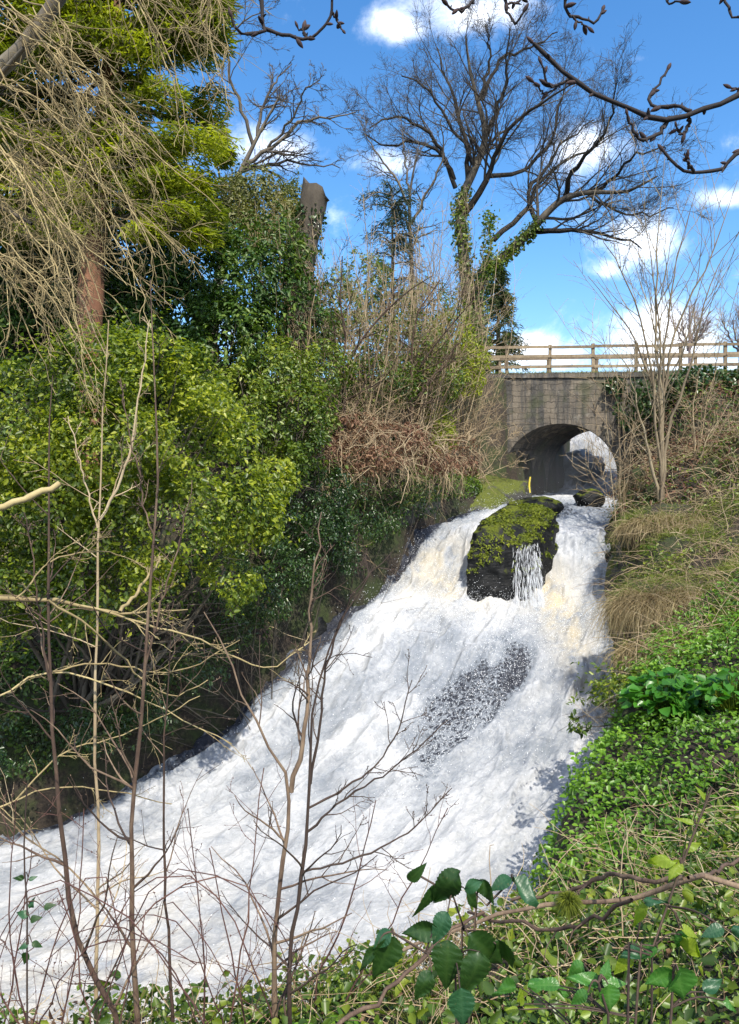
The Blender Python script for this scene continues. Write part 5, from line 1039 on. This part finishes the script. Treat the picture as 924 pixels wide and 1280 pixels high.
budding('thick dark budding branch reaching in from the right edge against the sky', 1.7, [(h((1060, 190), (924, 240), (850, 270), (750, 295), (680, 285), (580, 240), (500, 195), (455, 150), (410, 108)), 8), (h((500, 195), (470, 212), (445, 205), (430, 160)), 4), (h((750, 295), (710, 340), (675, 345), (645, 290)), 6), (h((805, 278), (760, 265), (715, 268), (697, 245), (720, 215), (744, 176)), 5), (h((800, 285), (795, 320), (785, 338), (768, 318)), 5), (h((470, 215), (440, 232), (410, 205)), 3)], 400)
budding('lower dark budding twig at the right edge below the thick branch', 1.75, [(h((1050, 330), (924, 382), (885, 422), (840, 428), (790, 428), (735, 378)), 6), (h((810, 426), (795, 408), (788, 386)), 4)], 401, 2)
budding('looping dark budding twig hanging from the top edge left of the cloud', 1.7, [(h1((640, -120), (650, -10), (656, 50), (662, 72), (625, 88), (596, 78), (580, 45)), 6), (h1((662, 72), (715, 88), (765, 100), (800, 80), (828, 40), (832, -10)), 5), (h1((830, 30), (845, 55), (856, 75)), 3), (h1((770, 98), (760, 80), (745, 70)), 3)], 402, 3)
budding('short dark budding twig at the top edge before the white cloud', 1.75, [(h((290, -60), (262, -4), (240, 22), (215, 26), (196, 14)), 5)], 403, 2)
budding('small dark hooked twig hanging from the top edge right of the cloud', 1.7, [(h((330, -80), (338, 0), (352, 42), (370, 62), (384, 32)), 5), (h((345, 10), (368, 8), (380, -6)), 3)], 404, 2)
budding('dark budding twig at the top edge above the big bare tree', 1.72, [(h((470, -80), (486, 0), (496, 36), (540, 48), (570, 50), (582, 26)), 5), (h((500, 38), (520, 54), (546, 68)), 3)], 405, 2)
budding('tiny dark twig tip at the top edge near the right corner', 1.74, [(h((760, -90), (740, -20), (752, 8), (776, 4)), 4)], 406, 2)
budding('dark twig tip at the top right corner', 1.7, [(h((880, -90), (892, 0), (905, 36), (930, 44)), 5), (h((960, 180), (930, 216), (904, 220)), 4)], 407, 2)
# ------------------------------------------------------------------ near ground on the right bank
seed(420)
def region_near(x, y, dl, dr): return (dr > .05) & (dl < 0)
p, nn = scatter(62000, (-2.6, 5.0), (1.6, 7.4), region_near); k = fbm(p * 1.3, 3, 70) > -.10; p, nn = p[k], nn[k]; n = len(p); q = p + nn * (rs.random(n) ** 1.3)[:, None] * .30; mb = MB()
leaves(mb, q, np.array([-.1, -.35, 1.]) + .6 * rs.normal(size=p.shape), rs.normal(size=p.shape) + np.array([0, 0, -.2]), rs.uniform(.018, .055, n) * (.7 + .1 * p[:, 1]), .62); tag(mb.build('undergrowth', M['under']), 'mixed bramble and ivy leaves covering the near bank', 'undergrowth', kind='stuff')
p, nn = scatter(2900, (-2.6, 5.5), (1.8, 7.6), region_near); k = fbm(p * .9, 3, 71) > -.15; deadstems(p[k] + nn[k] * .08, nn[k], (.25, .8), (.0018, .0042), M['twigtan'], 'dead_stems', 'tangle of dead straw stems over the near bank', lift=.5)
p, nn = scatter(5000, (-2.6, 5.5), (1.8, 9), region_near); n = len(p); mb = MB(); leaves(mb, p + nn * rs.uniform(.02, .2, n)[:, None], nn + .7 * rs.normal(size=p.shape), rs.normal(size=p.shape), rs.uniform(.03, .07, n), .55, .2, .4); tag(mb.build('dead_leaves', M['deadleaf']), 'curled brown dead leaves caught in the near bank plants', 'dead leaves', kind='stuff')
p, nn = scatter(9000, (-2.4, 1.0), (3.6, 7), region_near); k = fbm(p * 1.0, 2, 72) > .0; p = p[k]; n = len(p); v = unit(np.array([0, -.1, 1]) + .5 * rs.normal(size=(n, 3))); q = [p]
for k in range(4): q.append(q[-1] + v * rs.uniform(.05, .09, n)[:, None]); v = unit(v + np.array([0, 0, -.25]) + .12 * rs.normal(size=v.shape))
mb = MB(); blades(mb, np.stack(q, 1), .006); tag(mb.build('grass', M['grass']), 'fresh green grass on the near bank at the foot of the saplings', 'grass', kind='stuff')
for i, (x, y, d, s) in enumerate([(300, 1225, 4.9, .42), (395, 1215, 4.5, .42), (250, 1260, 4.6, .36), (440, 1250, 4.2, .36), (345, 1265, 4.3, .34)]):
    fern('fern', 'small feathery green fern at the foot of the forked saplings', onground(x, y, d), 11, s, 430 + i, 'ferns at the foot of the saplings')
p, nn = scatter(900, (-1.5, 5.5), (4.4, 8.6), lambda x, y, dl, dr: (dr > -.1) & (dl < 0)); deadstems(p + nn * .22, nn, (.3, 1.0), (.003, .006), M['twigtan'], 'dead_stems', 'thatch of dead bramble stems between the nettles and the fallen branch', lift=.25)
p, nn = scatter(5200, (-2.0, 5.0), (2.0, 8.), region_near); n = len(p); mb = MB(); leaves(mb, p + nn * rs.uniform(.1, .4, n)[:, None], np.array([-.1, -.4, 1.]) + .6 * rs.normal(size=p.shape), rs.normal(size=p.shape) + np.array([0, 0, -.3]), rs.uniform(.05, .10, n), .65, .15, .3); tag(mb.build('undergrowth', M['midgreen']), 'larger bramble leaves standing above the near bank undergrowth', 'undergrowth', kind='stuff')
# fallen branch across the near bank
def at_list(qs, d): return [at(x, y, d) for x, y in qs]
seed(440); d = 2.3
o = fsap('fallen_branch', 'fallen bare branch lying across the near bank plants at the lower right', [2.0, 2.5], [([(1060, 1135), (924, 1105), (860, 1097), (830, 1108), (790, 1125), (700, 1127), (640, 1140), (560, 1165), (480, 1203)], 10), ([(855, 1097), (800, 1100), (770, 1092), (740, 1100), (690, 1118), (640, 1125)], 8), ([(790, 1125), (740, 1150), (690, 1160), (620, 1150), (585, 1140)], 6), ([(860, 1097), (905, 1085), (960, 1050)], 6)], [dict(n=3, L=(.08, .25), ang=(30, 60), up=.02, K=8, wander=.12, t=(.2, .9), rk=.5, rmin=.002)], 'sapbark', sd=441, cat='branch', free=True, tips=4)
borg = np.array(o.location); c = at(711, 1128, 2.26); n = 700; dv = unit(rs.normal(size=(n, 3)) + np.array([0, 0, .3])); mb = MB(); blades(mb, np.stack([c + dv * .006, c + dv * .03, c + dv * .045 - np.array([0, 0, .012])], 1), .004); tag(mb.build('moss_tuft', M['moss'], o, borg), 'yellow green moss tuft')
fsap('fallen_stick', 'straight pale stick leaning over the near bank at the bottom centre', [1.9, 2.4], [([(400, 1320), (430, 1282), (490, 1232), (545, 1180), (605, 1140)], 8)], [], 'sapbark', sd=442, cat='stick', free=True, tips=4)
fsap('dead_stem', 'upright thin green bramble shoot at the right edge, before the fallen branch', 1.9, [([(800, 1300), (815, 1180), (850, 1090), (868, 1010), (890, 950)], 8), ([(850, 1090), (900, 1040), (940, 985)], 4)], FL(3, 2, (.1, .2), .0, .0016), 'midgreen', sd=443, cat='bramble shoot')
# ------------------------------------------------------------------ large leaves close to the camera
def bigleaf_mesh(L, W, serr=.05, fold=.25, curl=.25, wave=.07):
    K, Cc = 26, 9; u = np.linspace(0, 1, K); prof = np.sin(PI * u ** .78) ** .9 * (1 - .25 * u); s = np.linspace(-1, 1, Cc)
    saw = serr * ((np.arange(K) % 2) * 2 - 1); prof = np.maximum(prof * (1 + saw * (u > .05) * (u < .97)), .004); prof[0] = .02; prof[-1] = .004
    Xl = u[:, None] * L - .09 * L * np.abs(s)[None] * (np.sin(PI * u)[:, None]); Yl = s[None] * prof[:, None] * W / 2
    vein = .012 * L * np.cos(u[:, None] * 2 * PI * 7 - np.abs(s)[None] * 2.6) * (np.abs(s)[None] ** .6) * np.sin(PI * u)[:, None]
    Zl = fold * np.abs(Yl) - curl * L * u[:, None] ** 2 + vein * .8 + wave * L * rs.normal() * np.sin(u[:, None] * 5 + s[None] * 2)
    return np.stack([Xl, Yl, Zl + 0 * Yl], -1)
def bigleaf(parent, org, px, py, d, ang, L, wr, tilt, roll, mat, stemmb=None, anchor=None, yaw=0., serr=.05, curl=.25):
    """leaf base at a photo pixel, length in pixels, blade pointing along ang (degrees, picture plane, 0=right, 90=up)"""
    L = L * .92; Lm = L / F * d; a = math.radians(ang); x = np.array([math.cos(a), yaw, math.sin(a)]); x = unit(x); Lm *= rs.uniform(.72, .95)
    n0 = unit(np.array([0, -math.cos(math.radians(tilt)), math.sin(math.radians(tilt))])); nrm = unit(n0 - (n0 * x).sum() * x); y = np.cross(nrm, x)
    r = math.radians(roll); y2 = y * math.cos(r) + nrm * math.sin(r); n2 = np.cross(x, y2)
    G = bigleaf_mesh(Lm, Lm * wr, serr, rs.uniform(.12, .3), curl * rs.uniform(.6, 1.3)); b = at(px, py, d)
    P = b + G[..., 0:1] * x + G[..., 1:2] * y2 + G[..., 2:3] * n2
    u_ = np.linspace(0, 1, 26)[:, None]; s_ = np.abs(np.linspace(-1, 1, 9))[None]; vn = np.maximum(np.exp(-(s_ / .07) ** 2), .75 * np.exp(-((np.mod(u_ * 7 - s_ * .42 * 2, 1) - .5) / .12) ** 2)) * (u_ < .97)
    mb = MB(); v, f_ = sheet(P); mb.add(v, f_, np.broadcast_to(vn, (26, 9)).ravel()); mb.build('leaf', mat, parent, org)
    if stemmb is not None:
        aa = b - x * .02 - np.array([0, 0, .05]) if anchor is None else anchor
        tubes(stemmb, catmull([aa, .5 * (aa + b) + np.array([0, 0, .012]), b], 7), np.linspace(.0022, .0012, 7), 5)
def bigleaf_mat(name, c0, c1, cv, trans, rough=.35):
    t = NT(name); g = t.n('ShaderNodeNewGeometry'); a = t.n('ShaderNodeAttribute', attribute_name='rnd'); n1 = t.noise((g, 'Position'), 28, 5, .65); n2 = t.noise((g, 'Position'), 160, 3)
    c = t.ramp(n1, [(.3, c0), (.7, c1)]); c = t.mix(t.math('MULTIPLY', (a, 'Fac'), .32), c, cv); sp_ = t.n('ShaderNodeMapRange', ins={0: (n2, 0), 1: .68, 2: .74}); c = t.mix(t.math('MULTIPLY', (sp_, 0), .5), c, (.16, .11, .04))
    p = t.pbsdf(c, rough, t.math('ADD', n2, (a, 'Fac')), .25, .002); tb = t.n('ShaderNodeBsdfTranslucent'); m2 = t.mix(1., c, (1.5, 1.7, .6), 'MULTIPLY'); t.t.links.new(m2.outputs[2], tb.inputs['Color'])
    return t.out(t.n('ShaderNodeMixShader', ins={0: trans, 1: p, 2: tb}))
M['bl_dark'] = bigleaf_mat('bramble_leaf_dark', (.010, .034, .005), (.022, .064, .009), (.05, .10, .018), .24, .45)
M['bl_teal'] = bigleaf_mat('bramble_leaf_glossy', (.012, .055, .02), (.025, .085, .03), (.05, .12, .05), .15, .42)
M['bl_bright'] = bigleaf_mat('bramble_leaf_bright', (.04, .13, .02), (.06, .19, .025), (.13, .27, .06), .3, .38)
M['bl_yellow'] = bigleaf_mat('bramble_leaf_yellow', (.15, .22, .015), (.24, .32, .02), (.30, .36, .05), .42, .45)
def leafplant(name, label, rootpx, d, main, lv, sd, cat='bramble'):
    seed(sd); g = at(*rootpx, d); org = np.array([g[0], g[1], Hp(g[0], g[1])]); o = thing(name, label, cat, tuple(org)); sm = MB()
    mains = []
    for q in main:
        P = catmull([org - [0, 0, .03]] + [at(x, y, dd) for x, y, dd in q], 22); mains.append(P); tubes(sm, P, np.linspace(.0045, .0022, 22), 6)
    allp = np.vstack(mains)
    for (px, py, dd, ang, L, wr, tilt, roll, mk) in lv:
        b = at(px, py, dd); i = np.argmin(((allp - b) ** 2).sum(1)); bigleaf(o, org, px, py, dd, ang, L, wr, tilt, roll, M[mk], sm, allp[i], rs.uniform(-.35, .35))
    sm.build('stems', M['twigdark'], o, org); return o
leafplant('bramble_plant', 'bramble spray with large dark green leaves silhouetted against the foam', (560, 1330), 1.55, [[(575, 1240, 1.55), (580, 1160, 1.55), (560, 1110, 1.55), (525, 1095, 1.55)], [(570, 1230, 1.5), (530, 1190, 1.5), (490, 1165, 1.5)], [(590, 1200, 1.6), (610, 1130, 1.6), (640, 1100, 1.6)]],
          [(510, 1100, 1.55, 40, 42, .62, 20, 25, 'bl_dark'), (575, 1090, 1.52, 235, 92, .52, 15, 20, 'bl_dark'), (545, 1105, 1.57, 240, 70, .42, 30, -40, 'bl_dark'), (580, 1110, 1.5, 5, 42, .7, 30, 30, 'bl_teal'), (582, 1115, 1.58, 310, 48, .5, 25, -20, 'bl_dark'), (560, 1140, 1.5, 240, 60, .6, 40, 10, 'bl_teal'),
           (600, 1100, 1.6, 300, 40, .6, 20, 10, 'bl_dark'), (640, 1098, 1.6, 200, 44, .7, 55, 15, 'bl_teal'), (640, 1098, 1.6, 330, 55, .75, 55, -25, 'bl_teal'), (548, 1160, 1.5, 200, 75, .55, 10, 5, 'bl_dark'), (560, 1175, 1.48, 265, 92, .72, 5, 10, 'bl_dark'), (585, 1170, 1.5, 320, 85, .66, 8, -10, 'bl_dark'), (600, 1190, 1.45, 250, 80, .75, 5, -15, 'bl_dark'),
           (490, 1165, 1.5, 215, 46, .8, 60, 10, 'bl_teal'), (492, 1170, 1.5, 250, 78, .6, 5, -10, 'bl_dark'), (470, 1185, 1.5, 230, 60, .4, 5, 40, 'bl_dark'), (540, 1215, 1.45, 235, 60, .6, 12, 20, 'bl_dark'), (620, 1180, 1.5, 300, 62, .7, 15, 20, 'bl_dark'), (575, 1235, 1.4, 275, 60, .75, 15, 0, 'bl_teal')], 450)
leafplant('bramble_plant', 'bramble with rounded bright green leaves at the bottom right corner', (790, 1360), 1.3, [[(785, 1260, 1.3), (790, 1215, 1.3), (815, 1190, 1.3)], [(760, 1255, 1.3), (748, 1228, 1.3)], [(840, 1250, 1.3), (842, 1215, 1.3)]],
          [(848, 1213, 1.28, 285, 66, .86, 45, 5, 'bl_bright'), (842, 1213, 1.3, 215, 50, .8, 30, -25, 'bl_bright'), (760, 1230, 1.3, 275, 56, .8, 45, 0, 'bl_bright'), (752, 1228, 1.32, 5, 48, .55, 65, 20, 'bl_bright'), (750, 1228, 1.32, 160, 50, .5, 60, -10, 'bl_bright'), (755, 1225, 1.3, 75, 32, .6, 60, 0, 'bl_bright'), (735, 1240, 1.3, 225, 50, .5, 25, 30, 'bl_bright'),
           (700, 1232, 1.4, 175, 46, .55, 60, 5, 'bl_bright'), (695, 1236, 1.4, 330, 40, .5, 65, 0, 'bl_bright'), (645, 1230, 1.5, 200, 40, .6, 50, 10, 'bl_bright'), (660, 1235, 1.5, 20, 40, .55, 60, 10, 'bl_bright'), (730, 1205, 1.45, 220, 36, .7, 40, 10, 'bl_bright'), (880, 1240, 1.3, 30, 40, .6, 60, 0, 'bl_teal'), (905, 1250, 1.3, 320, 40, .6, 60, 0, 'bl_bright')], 451)
leafplant('bramble_plant', 'young bramble shoot with yellow green leaves by the fallen branch', (800, 1360), 1.6, [[(795, 1260, 1.6), (815, 1190, 1.6), (842, 1110, 1.6), (868, 1040, 1.6), (890, 985, 1.6)], [(815, 1190, 1.6), (780, 1185, 1.6)]],
          [(845, 1080, 1.6, 170, 42, .55, 50, 20, 'bl_yellow'), (850, 1075, 1.6, 235, 40, .6, 30, 0, 'bl_yellow'), (858, 1062, 1.6, 20, 34, .5, 50, 0, 'bl_yellow'), (868, 1030, 1.6, 160, 36, .35, 50, 0, 'bl_yellow'), (868, 1028, 1.6, 10, 30, .35, 50, 0, 'bl_yellow'), (882, 1000, 1.6, 120, 26, .35, 50, 0, 'bl_yellow'), (850, 1160, 1.6, 340, 40, .55, 55, 0, 'bl_yellow'), (852, 1168, 1.6, 305, 60, .45, 20, 30, 'bl_yellow'), (855, 1165, 1.6, 265, 52, .6, 10, 10, 'bl_bright'),
           (822, 1185, 1.6, 215, 44, .6, 50, 15, 'bl_bright'), (800, 1190, 1.6, 175, 36, .8, 55, 0, 'bl_teal'), (788, 1192, 1.6, 235, 46, .6, 20, 0, 'bl_yellow'), (812, 1130, 1.6, 235, 60, .42, 40, 40, 'bl_yellow'), (805, 1128, 1.6, 20, 36, .5, 60, 0, 'bl_teal'), (905, 1160, 1.5, 200, 40, .6, 55, 0, 'bl_teal'), (915, 1165, 1.5, 20, 34, .6, 55, 0, 'bl_teal'), (650, 1255, 1.6, 90, 30, .5, 30, 0, 'bl_yellow'), (648, 1262, 1.6, 180, 26, .5, 50, 0, 'bl_yellow'), (655, 1262, 1.6, 10, 26, .5, 50, 0, 'bl_yellow')], 452)
leafplant('bramble_plant', 'thin bramble stem with a few dark teal leaves at the left edge', (30, 1330), 2.4, [[(34, 1240, 2.4), (34, 1130, 2.4), (30, 1070, 2.4), (34, 980, 2.4)]],
          [(36, 1145, 2.4, 160, 22, .7, 50, 0, 'bl_teal'), (38, 1150, 2.4, 20, 22, .7, 40, 0, 'bl_dark'), (38, 1135, 2.4, 70, 18, .7, 40, 0, 'bl_teal'), (55, 1135, 2.4, 20, 18, .7, 50, 0, 'bl_dark'), (36, 1180, 2.4, 200, 20, .6, 40, 0, 'bl_teal'), (34, 1190, 2.4, 250, 26, .6, 20, 0, 'bl_dark'), (40, 1178, 2.4, 330, 20, .6, 40, 0, 'bl_dark'), (30, 1098, 2.4, 170, 18, .6, 40, 0, 'bl_dark'), (36, 1100, 2.4, 20, 16, .6, 40, 0, 'bl_teal')], 453)
